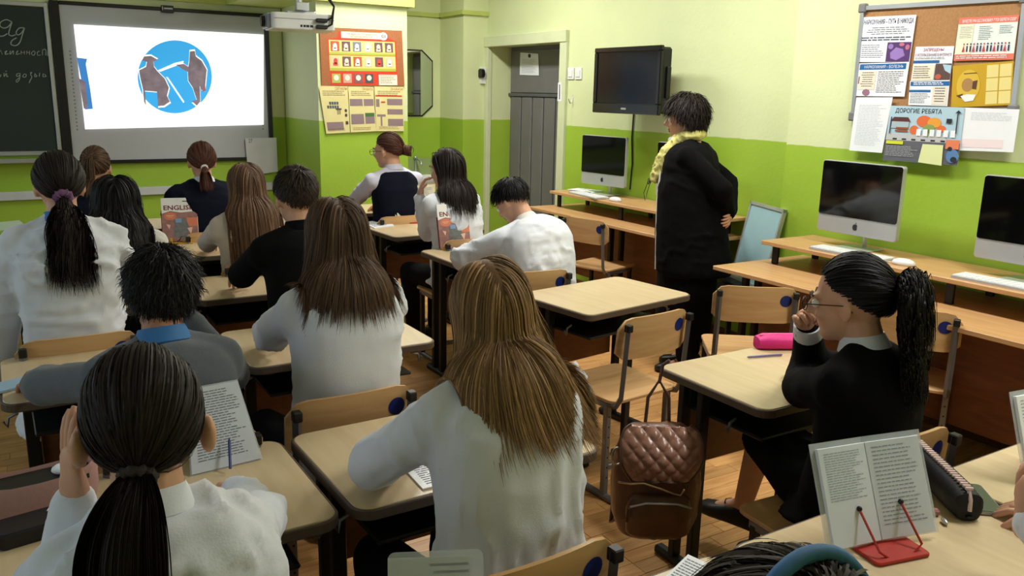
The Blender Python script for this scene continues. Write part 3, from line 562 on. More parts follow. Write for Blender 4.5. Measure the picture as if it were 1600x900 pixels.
ps.layer('caption_box', C(210,215,60), lambda q,m,h: q.rect(m,.02,.63,.26,.69,h)); ps.layer('text_lines', C(190,190,196), lambda q,m,h: lines(q,m,.03,.72,.48,.92,7,h,.25,18)); ps.layer('note_slip', C(222,230,170), lambda q,m,h: q.poly(m,[(.53,.66),(.8,.66),(.81,1.02),(.5,.99)][::-1],h)); ps.layer('car', C(226,130,90), lambda q,m,h: q.rect(m,.83,.56,1,.72,h)); ps.layer('car', C(90,130,180), lambda q,m,h: q.disc(m,.93,.84,.08,.12,h)); ps.layer('wheel', INK, lambda q,m,h: (q.disc(m,.89,.72,.03,.04,h), q.disc(m,.95,.9,.04,.05,h)))
# ================================================================== COMPUTER DESKS
M_cd = wood_mat('desk_birch', (184,140,92), (204,162,114), .4, (14,1,14), 3); M_cp = wood_mat('desk_panel_red', (112,66,40), (132,82,50), .5, (2,2,12), 3); M_dark = mat('dark_metal', (34,32,32), .45, .3); M_edge = mat('desk_edge', (140,96,58), .5)
def comp_desk(label, y0, y1, xl_, xs, xw):
    t = thing('computer_desk', label, 'desk', (0,0,0)); 
    part('desktop', MB().bbox((xl_,y0,.727),(xw-.01,y1,.75), .003), M_cd, t)
    part('monitor_shelf', MB().bbox((xs,y0-.02,.857),(xw-.01,y1-.06,.88), .003), M_cd, t)
    part('back_panel', MB().bbox((xl_+.32,y0+.05,.2),(xl_+.335,y1-.05,.727)), M_cp, t)
    n = 3
    for i in range(n):
        y = y0+.12+(y1-y0-.24)*i/(n-1); [part('shelf_bracket', MB().bbox((q-.01,y-.02,.75),(q+.01,y+.02,.857)), M_dark, t) for q in (xs+.06, xw-.05)]
        for dx in (.14,.24): part('leg', MB().bbox((xl_+dx-.02,y-.015,.03),(xl_+dx+.02,y+.015,.727)), M_dark, t)
        part('foot', MB().bbox((xl_+.02,y-.02,0),(xl_+.5,y+.02,.035), .008), M_dark, t)
    return t
comp_desk('long two-level computer desk behind the standing teacher, against the far wall', 3.95, 5.8, 3.74, 3.9, XF)
comp_desk('long two-level computer desk below the cork board, nearest the camera', 1.0, 3.3, 3.35, 3.65, XN)
# --- all-in-one computers
M_im = mat('computer_aluminium', (196,198,200), .32, .55); M_gl = mat('glossy_black', (8,8,9), .06, var=0, spec=.55); M_keys = mat('keyboard_white', (232,234,236), .4)
def computer(label, x, y, zs, rz=0):
    t = thing('all_in_one_computer', label, 'computer', (x,y,zs), rz, 'all-in-one computers on the desk shelves'); w, h, zb = .2425, .385, .075   # faces -x
    part('body', MB().slab(rrect(-w,zb,w,zb+h,.015,4), -.03, .0, .003).xf(np.array([[0,0,-1.],[-1,0,0],[0,1,0]])), M_im, t)
    part('screen', MB().slab(rrect(-w+.004,zb+.092,w-.004,zb+h-.004,.012,4), 0, .0035).xf(np.array([[0,0,-1.],[-1,0,0],[0,1,0]])), M_gl, t)
    S = [(V3(.015,0,0),V3(.1,0,0),V3(0,.1,0))]
    b = MB().bbox((-.06,-.1,0),(.13,.1,.006)); b.tube([(.1,0,.005),(.09,0,.1),(.04,0,.22)], .012, 6); part('stand', b, M_im, t)
    b = MB(); q = Quad([V3(-.0006,.02,zb+.07),V3(-.0006,-.02,zb+.07),V3(-.0006,-.02,zb+.025),V3(-.0006,.02,zb+.025)])
    q.poly(b, [(.5+.36*r*math.cos(a), .58+.36*r*math.sin(a)) for a, r in [(k*math.pi/10, (1.08 if k%10 not in (5,) else .92)*(.72 if k in (0,1,19) else 1)) for k in range(20)]], .0008)
    q.poly(b, [(.5,.2),(.56,.02),(.68,0),(.62,.16)], .0008); part('logo', b, INK, t)
    return t
def keyboard(label, loc, rz):
    t = thing('keyboard', label, 'keyboard', loc, rz, 'white computer keyboards'); part('base', MB().slab(rrect(-.065,-.215,.065,.215,.01), 0, .012, .002), M_im, t)
    b = MB()
    for r in range(5):
        for k in range(14): b.box((-.056+r*.0225,-.208+k*.0299,.012),(-.037+r*.0225,-.181+k*.0299,.016))
    o = part('keys', b, M_keys, t); o['kind'] = 'stuff'; return t
def mouse(label, loc, rz=0):
    t = thing('computer_mouse', label, 'mouse', loc, rz, 'white computer mice'); part('shell', MB().eloft([(V3(0,0,z),V3(.03*s,0,0),V3(0,.055*s,0)) for z,s in ((0,.85),(.006,1),(.014,1),(.024,.85),(.031,.5),(.033,.15))], 20), M_keys, t, True)
    part('cable', MB().tube([(.0,.05,.008),(.02,.1,.004),(.06,.13,.004),(.09,.1,.004)], .002, 5), M_keys, t, True); return t
computer('computer with a black screen nearest the door, standing on green folders', 4.1, PX(942,250,4.1)[1], .88+.004, .12)
computer('computer with a black screen partly hidden behind the standing teacher', 4.1, 4.41, .88, .05)
computer('computer with a large black screen below the left part of the cork board', 3.88, PX(1340,320,3.88)[1], .88)
computer('computer with a black screen cut off by the right edge of the photo', 3.88, PX(1530,340,3.88)[1]-.24, .88)
keyboard('white keyboard in front of the computer below the cork board', (3.745,2.72,.88), .05); keyboard('white keyboard at the right edge of the photo', (3.745,1.93,.88), .03); keyboard('white keyboard in front of the computer nearest the door', (3.975,5.3,.88), -.1)
mouse('white mouse to the right of the keyboard below the cork board', (3.74,2.42,.88), .3); mouse('white mouse by the computer nearest the door', (3.97,4.96,.88), .2)
solo('folder', MB().bbox((-.1,-.15,0),(.1,.15,.003)), mat('folder_green', (40,150,50), .4), 'flat green folder under the computer nearest the door', 'folder', (4.14,5.42,.8805), (0,0,.1))
solo('paper_stack', MB().bbox((-.08,-.12,0),(.08,.12,.012)).box((-.085,-.11,.012),(.07,.13,.014)), WHITE, 'small stack of white papers at the door end of the computer desk', 'papers', (4.14,5.56,.88), (0,0,.3))
# --- framed panels leaning against the wall between the desks
t = thing('framed_panel', 'pale blue-grey framed panel leaning against the wall between the computer desks', 'panel', (XF-.33,3.72,.0), 0)
R = rotz(-.35) @ roty(.2)
b = MB().box((-.012,-.2,.52),(.0,.2,1.0)); part('sheet_stack', b.xf(R), mat('panel_blue', (150,186,196), .25), t)
b = MB()
for a, c in (((-.02,-.215,.5),(.004,.215,.52)),((-.02,-.215,1.0),(.004,.215,1.02)),((-.02,-.215,.5),(.004,-.2,1.02)),((-.02,.2,.5),(.004,.215,1.02))): b.box(a, c)
part('frame', b.xf(R), M_alu, t)
part('support', MB().bbox((-.1,-.16,0),(-.07,-.13,.49)).bbox((-.1,.13,0),(-.07,.16,.49)).bbox((-.0,-.2,.475),(.14,.2,.495)).bbox((-.1,-.16,.44),(.1,.16,.475)).xf(rotz(-.35)), M_dark, t)
# ================================================================== STUDENT DESKS AND CHAIRS
M_top = wood_mat('desk_laminate', (196,174,136), (208,188,152), .32, (12,1.2,6), 2.5); M_band = mat('desk_band', (88,74,62), .5); M_pan = wood_mat('panel_brown', (112,68,40), (138,88,54), .5, (2,10,10), 3); M_gm = mat('chair_metal', (120,120,124), .4, .6, var=.1)
def make_desk():
    t = thing('school_desk', 'x', 'desk', group='single school desks')
    part('desktop', MB().slab(rrect(-.343,-.243,.343,.243,.042,6), .728, .741, .002), M_top, t)
    part('edge_band', MB().slab(rrect(-.35,-.25,.35,.25,.048,6), .712, .7385, .003), M_band, t)
    part('book_tray', MB().bbox((-.27,-.18,.6),(.27,.17,.612)).bbox((-.27,.15,.6),(.27,.17,.712)), M_dark, t)
    part('modesty_panel', MB().bbox((-.25,.186,.36),(.25,.2,.7), .003), M_pan, t)
    for s in (-1,1):
        for y in (.08,.17): part('leg', MB().bbox((s*.275-.02,y-.014,.03),(s*.275+.02,y+.014,.712), .003), M_dark, t)
        part('foot', MB().bbox((s*.275-.022,-.2,0),(s*.275+.022,.26,.034), .01), M_dark, t)
        part('top_bracket', MB().bbox((s*.275-.018,-.2,.69),(s*.275+.018,.2,.712)), M_dark, t)
        part('bag_hook', MB().tube([(s*.31,-.1,.66),(s*.335,-.1,.65),(s*.34,-.1,.62),(s*.35,-.1,.64)], .005, 6), M_gm, t, True)
    return t
M_ply = wood_mat('plywood', (190,148,100), (208,170,122), .35, (1.5,12,12), 2.5); M_blue = mat('sticker_blue', (22,40,110), .4)
def make_chair():
    t = thing('school_chair', 'x', 'chair', group='plywood school chairs'); n, m = 12, 6
    R = []
    for i in range(n+1):
        u = -1+2*i/n; x = u*.2; yb = -.205+.022*(u*u)-.0; hi = .80-.03*max(0,abs(u)-.78)/.22; lo = .625+.02*max(0,abs(u)-.8)/.2
        if abs(u) > .95: hi -= .015; lo += .012
        R.append(np.array([(x,yb-.005,lo),(x,yb+.006,lo),(x,yb+.006-.012,hi),(x,yb-.017,hi)]))
    part('backrest', MB().loft(R), M_ply, t, True)
    q = MB(); S = [(.135+.028*math.cos(a), .735+.028*math.sin(a)) for a in np.linspace(0,2*math.pi,20,endpoint=False)]
    def yb(x, z): u = x/.2; return -.205+.022*u*u-.005-.012*(z-.625)/.175-.0012
    q.add([(x, yb(x,z), z) for x, z in S], [tuple(range(20))]); part('sticker', q, M_blue, t, label='round dark blue sticker')
    b = MB().slab(rrect(-.19,-.18,.19,.2,.04), .433, .447, .002); part('seat', b, M_ply, t)
    for s in (-1,1):
        x = s*.175
        pts = [(x,.08,.42),(x,-.13,.42),(x,-.18,.43),(x,-.205,.47),(x,-.212,.56),(x,-.227,.775)]
        part('back_post', MB().tube(pts, .0135, 4), M_gm, t)
        part('post_cap', MB().bbox((x-.013,-.242,.752),(x+.013,-.214,.782), .003), M_dark, t)
        for y, mm in ((-.13,M_gm),(.12,M_dark)):
            lg = part('leg', MB().bbox((x-.013,y-.013,.02),(x+.013,y+.013,.42), .003), M_gm if y < 0 else mm, t)
            b = MB()
            for k in range(7): b.cyl((x,y-.0132,.1+k*.045),(x,y-.0138,.1+k*.045),.004,8)
            o = part('adjustment_holes', b, M_black, lg); o['kind'] = 'stuff'
        part('foot', MB().bbox((x-.014,-.2,0),(x+.014,.19,.026), .006), M_gm, t)
        part('seat_bracket', MB().bbox((x-.012,-.14,.405),(x+.012,.14,.432)), M_gm, t)
    part('cross_bar', MB().bbox((-.165,-.142,.13),(.165,-.118,.155)), M_gm, t)
    return t
DESK0 = make_desk(); CHAIR0 = make_chair(); _u = [0,0]
def desk(x, y, label, rz=0):
    o = copy_tree(DESK0) if _u[0] else DESK0; _u[0] = 1; o.location = (x,y,0); o.rotation_euler = (0,0,math.radians(rz)); o['label'] = label; return o
def chair(x, y, label, rz=0):
    o = copy_tree(CHAIR0) if _u[1] else CHAIR0; _u[1] = 1; o.location = (x,y,0); o.rotation_euler = (0,0,math.radians(rz)); o['label'] = label; return o
desk(.235,1.875,'beige school desk of the ponytailed girl nearest the camera',0)
desk(.96,1.88,'beige school desk under the arm of the long fair-haired girl in the middle foreground',1)
desk(.30,2.98,'beige school desk under the outstretched grey sleeve of the boy',0)
desk(1.02,2.98,'beige school desk of the brown-haired girl in a white shirt left of the empty desk',0)
desk(.33,4.02,'school desk in front of the girl with the purple scrunchie',0); desk(1.06,4.0,'school desk in front of the boy in the black jacket',0)
desk(.36,5.03,'school desk in front of the girl with black wavy hair',0); desk(1.08,5.03,'school desk carrying the left English textbook, in front of the girl in beige',0)
desk(.42,6.1,'school desk of the front row below the chalkboard',0); desk(1.14,6.1,'school desk of the front row in front of the girl in navy',0)
desk(2.255,1.865,'beige school desk with a pink pencil case and the quilted backpack hanging on it',0)
desk(2.415,3.06,'empty beige school desk in front of the standing teacher',8)
desk(2.45,4.2,'school desk where the bent-over person in white writes, with an English textbook',1)
desk(2.49,5.18,'school desk with an open book on a stand under the elbow of the dark-haired girl',3)
desk(2.5,6.25,'school desk of the front row before the pilaster with posters',0)
desk(.855,.865,'nearest school desk at the bottom edge, below the fair-haired girl',0); desk(1.575,.865,'nearest school desk with the open notebook on a red stand',0); desk(2.295,.865,'nearest school desk at the right edge of the photo',0)
# ================================================================== PEOPLE
M_skin = mat('skin', (205,156,128), .5, var=.05, vs=20, spec=.3); M_skin2 = mat('skin_deep', (176,124,96), .5, var=.05, vs=20, spec=.3)
M_eye = mat('eye_white', (235,232,228), .2); M_iris = mat('iris_dark', (40,26,20), .2); M_lip = mat('lips', (172,92,86), .45); M_brow = mat('brow', (48,34,28), .8)
def wrinkle(me, amp, sc=(7,7,11), seed=0, fine=.35):
    A = get_co(me); n = np.empty(len(me.vertices)*3); me.vertices.foreach_get('normal', n); n = n.reshape(-1,3)
    w = vnoise(A*2.3, seed+5)[:,None]*.12; P = (A+w)*np.array(sc)
    P = P*1.25; r1 = (1-np.abs(vnoise(P, seed))*2.0)**2*1.5-.4; r2 = (1-np.abs(vnoise(P*2.3+7, seed+1))*2.0)**2*1.5-.4
    msk = np.clip(.5+vnoise(A*3.1, seed+9)*1.1, .1, 1)
    set_co(me, A+n*((r1*amp+r2*amp*fine)*msk)[:,None])
def ik(S, T, l1, l2, hint):
    S = np.asarray(S, float); T = np.asarray(T, float); d = T-S; L = np.linalg.norm(d); u = d/L
    if L > (l1+l2)*.985: L = (l1+l2)*.985; T = S+u*L
    a = (l1*l1-l2*l2+L*L)/(2*L); h = math.sqrt(max(0, l1*l1-a*a)); p = np.asarray(hint, float)-S; p = p-u*np.dot(p,u); return S+u*a+nrm(p)*h, T
def add_hand(palm, fing, w, d, n, side, curl=.5, s=1.):
    """w wrist, d finger direction, n back-of-hand normal, side +1: thumb on the +(d x n) side"""
    d = nrm(d); n = nrm(np.asarray(n)-d*np.dot(n,d)); x = np.cross(d, n)*side; c = w+d*.05*s
    palm.ell(c, (.038*s,.05*s,.016*s), np.stack([x,d,n],1)); palm.taper(w-d*.02, .025*s, w+d*.03*s, .024*s)
    for k, (off, ln) in enumerate(((.029,.064),(.010,.074),(-.010,.069),(-.028,.054))):
        p = w+(d*.085+x*off-n*.002)*s; dd = nrm(d+x*off*1.6); a = curl*.6; pts = [p-dd*.02]
        for seg in (.45,.32,.26):
            pts.append(p); dn = dd*math.cos(a)-n*math.sin(a); p = p+dn*ln*seg*s; a += curl*.75
        pts.append(p); fing.tube(pts, [.0088*s,.009*s,.0085*s,.0078*s,.0045*s], 8)
    p = w+(d*.025+x*.028)*s; t1 = p+(d*.032+x*.03-n*.008)*s; t2 = t1+(d*.03+x*.012-n*.012*(1+curl))*s; fing.tube([p-d*.01,p,t1,t2,t2+(t2-t1)*.25], [.011*s,.0115*s,.0105*s,.009*s,.004*s], 8)
HAIRLINE = (np.array([0,.7,1.15,1.5,1.9,2.4,3.15]), np.array([.60,.5,.22,.05,-.3,-.55,-.62]))
def hair_mask(U): a = np.arctan2(np.abs(U[:,0]), U[:,1]); return U[:,2] > np.interp(a, *HAIRLINE)
def ribbons(P, w, centre_fn, rng):
    n, k, _ = P.shape; T = np.gradient(P, axis=1); T /= np.linalg.norm(T, axis=2, keepdims=True)+1e-9
    Nn = P-centre_fn(P); Nn += rng.normal(0, .3, (n,1,3))*np.linalg.norm(Nn, axis=2, keepdims=True); S = np.cross(T, Nn); S /= np.linalg.norm(S, axis=2, keepdims=True)+1e-9
    tw = np.linspace(0,1,k); wd = w*np.minimum(1, 1.25*(1-tw**3)+.12)[None,:,None]*rng.uniform(.6,1.3,(n,1,1))
    Vv = np.stack([P-S*wd/2, P+S*wd/2], 2).reshape(-1,3)
    i = (np.arange(n)[:,None]*k+np.arange(k-1)[None,:]).ravel()*2; F = np.stack([i,i+1,i+3,i+2],1); return Vv, F
def raw_mesh(name, parts):
    Vs, Fs, o = [], [], 0
    for v, f in parts: Vs.append(v); Fs.append(f+o); o += len(v)
    V_ = np.concatenate(Vs); F = np.concatenate(Fs); me = bpy.data.meshes.new(name); me.vertices.add(len(V_)); me.vertices.foreach_set('co', V_.ravel())
    me.loops.add(F.size); me.loops.foreach_set('vertex_index', F.ravel().astype(np.int32)); me.polygons.add(len(F)); me.polygons.foreach_set('loop_start', np.arange(0,F.size,4,dtype=np.int32)); me.polygons.foreach_set('loop_total', np.full(len(F),4,dtype=np.int32))
    me.polygons.foreach_set('use_smooth', np.ones(len(F),bool)); me.update(calc_edges=True); me.validate(); return me
def push(P, R_, cols, lift):
    """push points out of the head ellipsoid and the body capsules"""
    c, Rm, e = R_; q = (P-c) @ Rm/e; r = np.linalg.norm(q, axis=1); need = 1.0+lift/.09; m = r < need
    if m.any(): q[m] *= (need[m]/r[m])[:,None]; P[m] = c+(q[m]*e) @ Rm.T
    for a, ra, b_, rb in cols:
        d = b_-a; t = np.clip(((P-a) @ d)/np.dot(d,d), 0, 1); cl = a+t[:,None]*d; v = P-cl; L = np.linalg.norm(v, axis=1)+1e-9; rr = ra+(rb-ra)*t+lift*.8; m = L < rr
        P[m] = cl[m]+v[m]/L[m][:,None]*rr[m][:,None]
    return P
def make_hair(st, hc, Rm, hs, cols, base, seed):
    rng = np.random.default_rng(seed); e = np.array([.080,.101,.101])*hs; c = hc+Rm @ (np.array([0,-.012,.022])*hs); n = st.get('n', 900); w = st.get('w', .0045); kind = st['kind']; vol = st.get('vol', .012)
    parts = []
    nu, nv = 56, 30; th = np.linspace(0, 2*math.pi, nu, endpoint=False); ph = np.linspace(-.75, math.pi/2-.02, nv)
    U = np.stack([np.outer(np.cos(ph),np.sin(th)), np.outer(np.cos(ph),np.cos(th)), np.outer(np.sin(ph),np.ones(nu))],2).reshape(-1,3); mk = hair_mask(U)
    V_ = c+(U*e*1.025) @ Rm.T; F = []
    for i in range(nv-1):
        for j in range(nu):
            q = (i*nu+j, i*nu+(j+1)%nu, (i+1)*nu+(j+1)%nu, (i+1)*nu+j)
            if all(mk[k] for k in q): F.append(q)
    parts.append((V_-base, np.array(F)))
    U = rng.normal(size=(n*4,3)); U /= np.linalg.norm(U,axis=1,keepdims=True); U = U[hair_mask(U)][:n]; n = len(U)
    lift = rng.uniform(.15,1,n)*vol; R0 = (c, Rm, e); root = c+(U*(e*1.01)) @ Rm.T
    down = V3(0,0,-1); back = -Rm[:,1]; side = Rm[:,0]; up = Rm[:,2]
    def axis(P): Q = np.broadcast_to(c, P.shape).copy(); Q[...,2] = np.maximum(P[...,2]-.02, -9) ; Q[...,2] = np.where(P[...,2] < c[2], P[...,2], c[2]); Q[...,:2] += (Rm[:2,1]*.02); return Q
    if kind in ('long','bob'):
        L = st['len']*(1+rng.normal(0,st.get('var',.06),n)); K = 20; part_x = st.get('part', 0.); P = np.zeros((n,K,3)); p = root.copy(); sg = np.sign(U[:,0]-part_x)
        top = np.clip(U[:,2],0,1)
        d = side[None]*(sg*.6*top)[:,None]+back[None]*(.35+.55*np.clip(U[:,1]+.3,0,1))[:,None]+down[None]*.35+up[None]*.1*top[:,None]; nm0 = (U/e) @ Rm.T; nm0 /= np.linalg.norm(nm0,axis=1,keepdims=True); d -= nm0*np.sum(d*nm0,axis=1,keepdims=True)*.9; d /= np.linalg.norm(d,axis=1,keepdims=True)
        ph1 = rng.uniform(0,6.28,n); wv = st.get('wave', .002); clump = rng.integers(0, max(8, n//22), n); cph = rng.uniform(0,6.28,n//8+10)[clump]
        P[:,0] = p
        for k in range(1,K):
            f = k/K; hz = (p-c) @ up; bk = np.where(hz > -.06, .32*np.clip((p-c) @ Rm[:,1]/.08+.6, 0, 1.4), st.get('back',.06))
            d = d*.62+(down[None]*.42+back[None]*bk[:,None]); d /= np.linalg.norm(d,axis=1,keepdims=True)
            p = p+d*(L/(K-1))[:,None]
            p += (side[None]*(np.sin(cph+f*st.get('freq',5))*wv)[:,None]+back[None]*(np.cos(cph*1.7+f*st.get('freq',5))*wv)[:,None])*f
            p += side[None]*(st.get('drift',0)*f*f*.12)+side[None]*(((p-c) @ side)*st.get('fan',0)*f)[:,None]
            p = push(p.copy(), R0, cols, lift*min(1,.3+k/9)+.004*f*rng.uniform(.3,1.,n)); P[:,k] = p
        parts.append((lambda vf: (vf[0]-base, vf[1]))(ribbons(P, w, axis, rng)))
    elif kind in ('tail','bun'):
        ut = nrm(st['tie']); K = 12; t = np.linspace(0,1,K); dot = np.clip(U @ ut, -.999, .999); om = np.arccos(dot); so = np.sin(om)
        D = (np.sin((1-t)[None]*om[:,None])/so[:,None])[...,None]*U[:,None]+(np.sin(t[None]*om[:,None])/so[:,None])[...,None]*ut
        rad = 1.02+(lift/.09)[:,None]*np.sin(np.pi*np.clip(t*.9+.08,0,1))[None]
        P = c+((D*rad[...,None])*e) @ Rm.T; tie = c+Rm @ (ut*e*1.06); parts.append((lambda vf: (vf[0]-base, vf[1]))(ribbons(P, w, lambda Q: np.broadcast_to(c, Q.shape), rng)))
        out = Rm @ ut; m = int(n*st.get('tn', .7))
        if kind == 'tail':
            K = 20; L = st['len']*rng.uniform(.6,1.05,m); dsk = rng.normal(size=(m,3)); dsk -= out*(dsk @ out)[:,None]; dsk /= np.linalg.norm(dsk,axis=1,keepdims=True); dsk *= np.sqrt(rng.uniform(0,1,m))[:,None]
            p = tie+dsk*st.get('tr',.012); P = np.zeros((m,K,3)); P[:,0] = p; d0 = nrm(out*st.get('kick',.8)+down*.5+Rm[:,0]*st.get('sway',0)); d = np.repeat(d0[None],m,0)+dsk*st.get('spread',.35); curl = st.get('curl',0); cf = rng.uniform(10,16,m)*st.get('cfreq',1); c0 = rng.uniform(0,6.28,m)
            for k in range(1,K):
                f = k/K; pull = -dsk*st.get('gather',.25)*max(0,f-.3); d = d*.72+down*st.get('grav',.34)+pull*.3; d /= np.linalg.norm(d,axis=1,keepdims=True); p = p+d*(L/(K-1))[:,None]
                p = push(p.copy(), R0, cols, np.full(m,.006)+.012*np.linalg.norm(dsk,axis=1)); P[:,k] = p
            tt = np.linspace(0,1,K)[None,:,None]
            if curl:
                a1 = basis(out)[0]; P += (np.sin(cf[:,None]*tt[...,0]+c0[:,None])[...,None]*a1+np.cos(cf[:,None]*tt[...,0]*.9+c0[:,None])[...,None]*np.cross(a1,out))*curl*np.minimum(1,tt*3)
            ax = P.mean(0)
            parts.append((lambda vf: (vf[0]-base, vf[1]))(ribbons(P, w, lambda Q: ax[None]-out*.02, rng)))
        else:
            br = st.get('br', .034); bc = tie+out*br*.7; K = 22; m = int(n*.5); a = rng.uniform(0,6.28,m); tl = rng.normal(0,.35,m); tt = np.linspace(0,4.2,K)[None]+a[:,None]; b0, b1, b2 = basis(out); rr = br*(.55+.5*rng.uniform(0,1,m))[:,None]
            hgt = (tl[:,None]+np.sin(tt*1.5)*.25)*br*.9
            P = bc+(np.cos(tt)*rr)[...,None]*b0+(np.sin(tt)*rr)[...,None]*b1+hgt[...,None]*b2; parts.append((lambda vf: (vf[0]-base, vf[1]))(ribbons(P, w*1.3, lambda Q: np.broadcast_to(bc, Q.shape), rng)))
            bb = MB().ell(bc, (br*.9,)*3); parts.append((np.array(bb.v)-base, np.array([f for f in bb.f if len(f) == 4])))
        st['_tie'], st['_out'] = tie, out
    else:  # short / wavy
        K = 7; L = st['len']*rng.uniform(.6,1.1,n)*np.clip(.42+.75*(U[:,2]+.15),st.get('nape',.3),1); nm = ((U/e)/np.linalg.norm(U/e,axis=1,keepdims=True)) @ Rm.T
        lift = lift*np.clip(.4+.8*U[:,2],st.get('nape',.3)-.22,1); whorl = nrm(st.get('whorl', (0,-.5,.85))); fl = U-whorl; fl -= U*np.sum(fl*U,axis=1,keepdims=True); fl = (fl/(np.linalg.norm(fl,axis=1,keepdims=True)+.002)) @ Rm.T
        cl = rng.integers(0,max(10,n//18),n); jit = rng.normal(0,1,(n//8+20,3))[cl]; lf = st.get('lift',.4)*np.clip(.35+.65*U[:,2],.12,1)
        d = nm*lf[:,None]+fl*.9+jit*st.get('mess',.3)*.33+rng.normal(0,st.get('rnd',.07),(n,3))+down*.1; d /= np.linalg.norm(d,axis=1,keepdims=True); p = root.copy(); P = np.zeros((n,K,3)); P[:,0] = p
        for k in range(1,K):
            d = d*.8+fl*.1+down*.12+jit*st.get('curl',.0)*.4*math.sin(k*1.7); d /= np.linalg.norm(d,axis=1,keepdims=True); p = p+d*(L/(K-1))[:,None]; p = push(p.copy(), R0, [], np.full(n,.003)+lift*.6); P[:,k] = p
        parts.append((lambda vf: (vf[0]-base, vf[1]))(ribbons(P, w, lambda Q: np.broadcast_to(c, Q.shape), rng)))
    return raw_mesh('hair', parts)
PN = [0]
def person(label, hip, yaw, head, hrot=(0,0,0), armL=None, armR=None, top='shirt', topm=None, botm=None, hair=None, hairm=None, skin=None, hs=.97, sw=.165, hipz=.525, vox=.0095, loose=1., hem=.0, legs=None, wr=.006, collar=None, stand=False, bulk=1., bulge=.05, handcurl=(.6,.6), skirt=False, shoes=True, sleevem=None, cuffL=None, cuffR=None, extra=None, wsc=(7,7,11), ear=0.):
    PN[0] += 1; seed = PN[0]; skin = skin or M_skin; yw = math.radians(yaw); fwd = V3(-math.sin(yw), math.cos(yw), 0); sd = V3(math.cos(yw), math.sin(yw), 0); up = V3(0,0,1)
    base = V3(hip[0], hip[1], 0); H0 = V3(hip[0], hip[1], hipz); hc = np.asarray(head, float); hy, hp, hr = [math.radians(a) for a in hrot]
    Rm = rotz(yw+hy) @ rotx(-hp) @ roty(hr); N = hc-Rm[:,2]*.128*hs-Rm[:,1]*.035*hs; N[2] = min(N[2], hc[2]-.105)
    t = thing('person', label, 'person', base, 0, None); X = lambda mb: shift(mb, base)
    # spine
    Cc = H0*.45+N*.55-fwd*bulge+up*.02; B = lambda u: H0*(1-u)**2+2*Cc*u*(1-u)+N*u*u; dB = lambda u: nrm(2*(1-u)*(Cc-H0)+2*u*(N-Cc))
    def torso(mb, k, prof, ext=0):
        S = []
        for u, a, d in prof:
            T = dB(max(0,u)); c = B(max(0,u))+(H0-B(.1))/.1*max(0,-u)*.5; bb = nrm(np.cross(sd, T)); S.append((c, sd*(a*k+ext), bb*(d*k+ext)))
        mb.eloft(S, 22, p=2.4)
    prof = [(0,.16,.12),(.15,.165,.125),(.35,.148,.112),(.55,.152,.114),(.72,.16,.114),(.85,.15,.1),(.94,.105,.075),(1.0,.055,.05)]
    SL, SR = N-sd*(sw-.01)*bulk**.5-up*.08, N+sd*(sw-.01)*bulk**.5-up*.08
    arms = []
    for s, S_, arm in ((-1,SL,armL),(1,SR,armR)):
        if arm is None: arm = dict(w=H0+sd*s*.12+fwd*.5+up*.25, e=H0+sd*s*.3+fwd*.25+up*.2)
        E_, W_ = ik(S_, arm['w'], .275, .24, arm['e']); fd = arm.get('d'); fd = nrm(W_-E_) if fd is None else nrm(fd); arms.append((s, S_, E_, W_, fd, arm.get('n', up), arm.get('curl', .6), arm.get('thumb', 1)))
    body, fing = MB(), MB(); h = lambda x, y, z: hc+Rm @ (V3(x,y,z)*hs); hr3 = lambda a, b_, c: (a*hs, b_*hs, c*hs)
    body.ell(h(0,-.012,.024), hr3(.077,.097,.097), Rm, 20, 13); body.ell(h(0,.028,-.035), hr3(.06,.066,.08), Rm, 16, 11); body.ell(h(0,.058,-.092), hr3(.03,.03,.024), Rm)
    body.taper(h(0,.092,.012), .008*hs, h(0,.113,-.026), .013*hs); body.ell(h(0,.098,-.032), hr3(.018,.012,.009), Rm)
    for s in (-1,1):
        body.ell(h(s*(.079+ear),-.006,-.012-ear), hr3(.009+ear*.3,.02+ear*.3,.034), Rm @ rotz(s*.35), 10, 7); body.ell(h(s*.033,.083,.022), hr3(.026,.014,.008), Rm); body.ell(h(s*.036,.066,-.03), hr3(.024,.022,.02), Rm)
    body.taper(h(0,-.022,-.05), .052*hs, N+up*.0, .056*hs); torso(body, .92, prof)
    for s, S_, E_, W_, fd, nn, curl, th in arms:
        body.taper(N+sd*s*.03-up*.01, .036, S_, .042); body.taper(S_, .044, E_, .036); body.taper(E_, .037, W_, .024); add_hand(body, fing, W_, fd, nn, -s*th if True else s, curl, .96)
    # legs
    if stand: LG = [(H0+sd*s*.085, H0+sd*s*.09-up*(hipz-.46)+fwd*.01, V3(*(H0[:2]),.09)+sd*s*.09-fwd*.02) for s in (-1,1)]
    elif legs: LG = legs
    else: LG = [(H0+sd*s*.085-up*.01, H0+sd*s*.11+fwd*.41-up*.02, V3(H0[0],H0[1],.085)+sd*s*.11+fwd*(.40+.05*s)) for s in (-1,1)]
    for hp_, kn, an in LG: body.taper(hp_, .07, kn, .05); body.taper(kn, .05, an, .034); body.taper(an, .03, an+fwd*.09-up*.045, .028)
    me = remesh(X(body), vox, 3)
    X(fing); bm = bmesh.new(); bm.from_mesh(me); bm.from_mesh(fing.mesh('f', True)); bm.to_mesh(me); bm.free(); me.polygons.foreach_set('use_smooth', [True]*len(me.polygons)); part('body', me, skin, t)
    # face
    b, b2 = MB(), MB()
    for s in (-1,1): b.ell(h(s*.033,.083,.0), hr3(.0125,.0125,.0125), Rm, 12, 8); b2.ell(h(s*.033,.0935,.0), hr3(.006,.004,.006), Rm, 10, 6)
    ey = part('eyes', X(b), M_eye, t, True); part('iris', X(b2), M_iris, ey, True)
    b = MB()
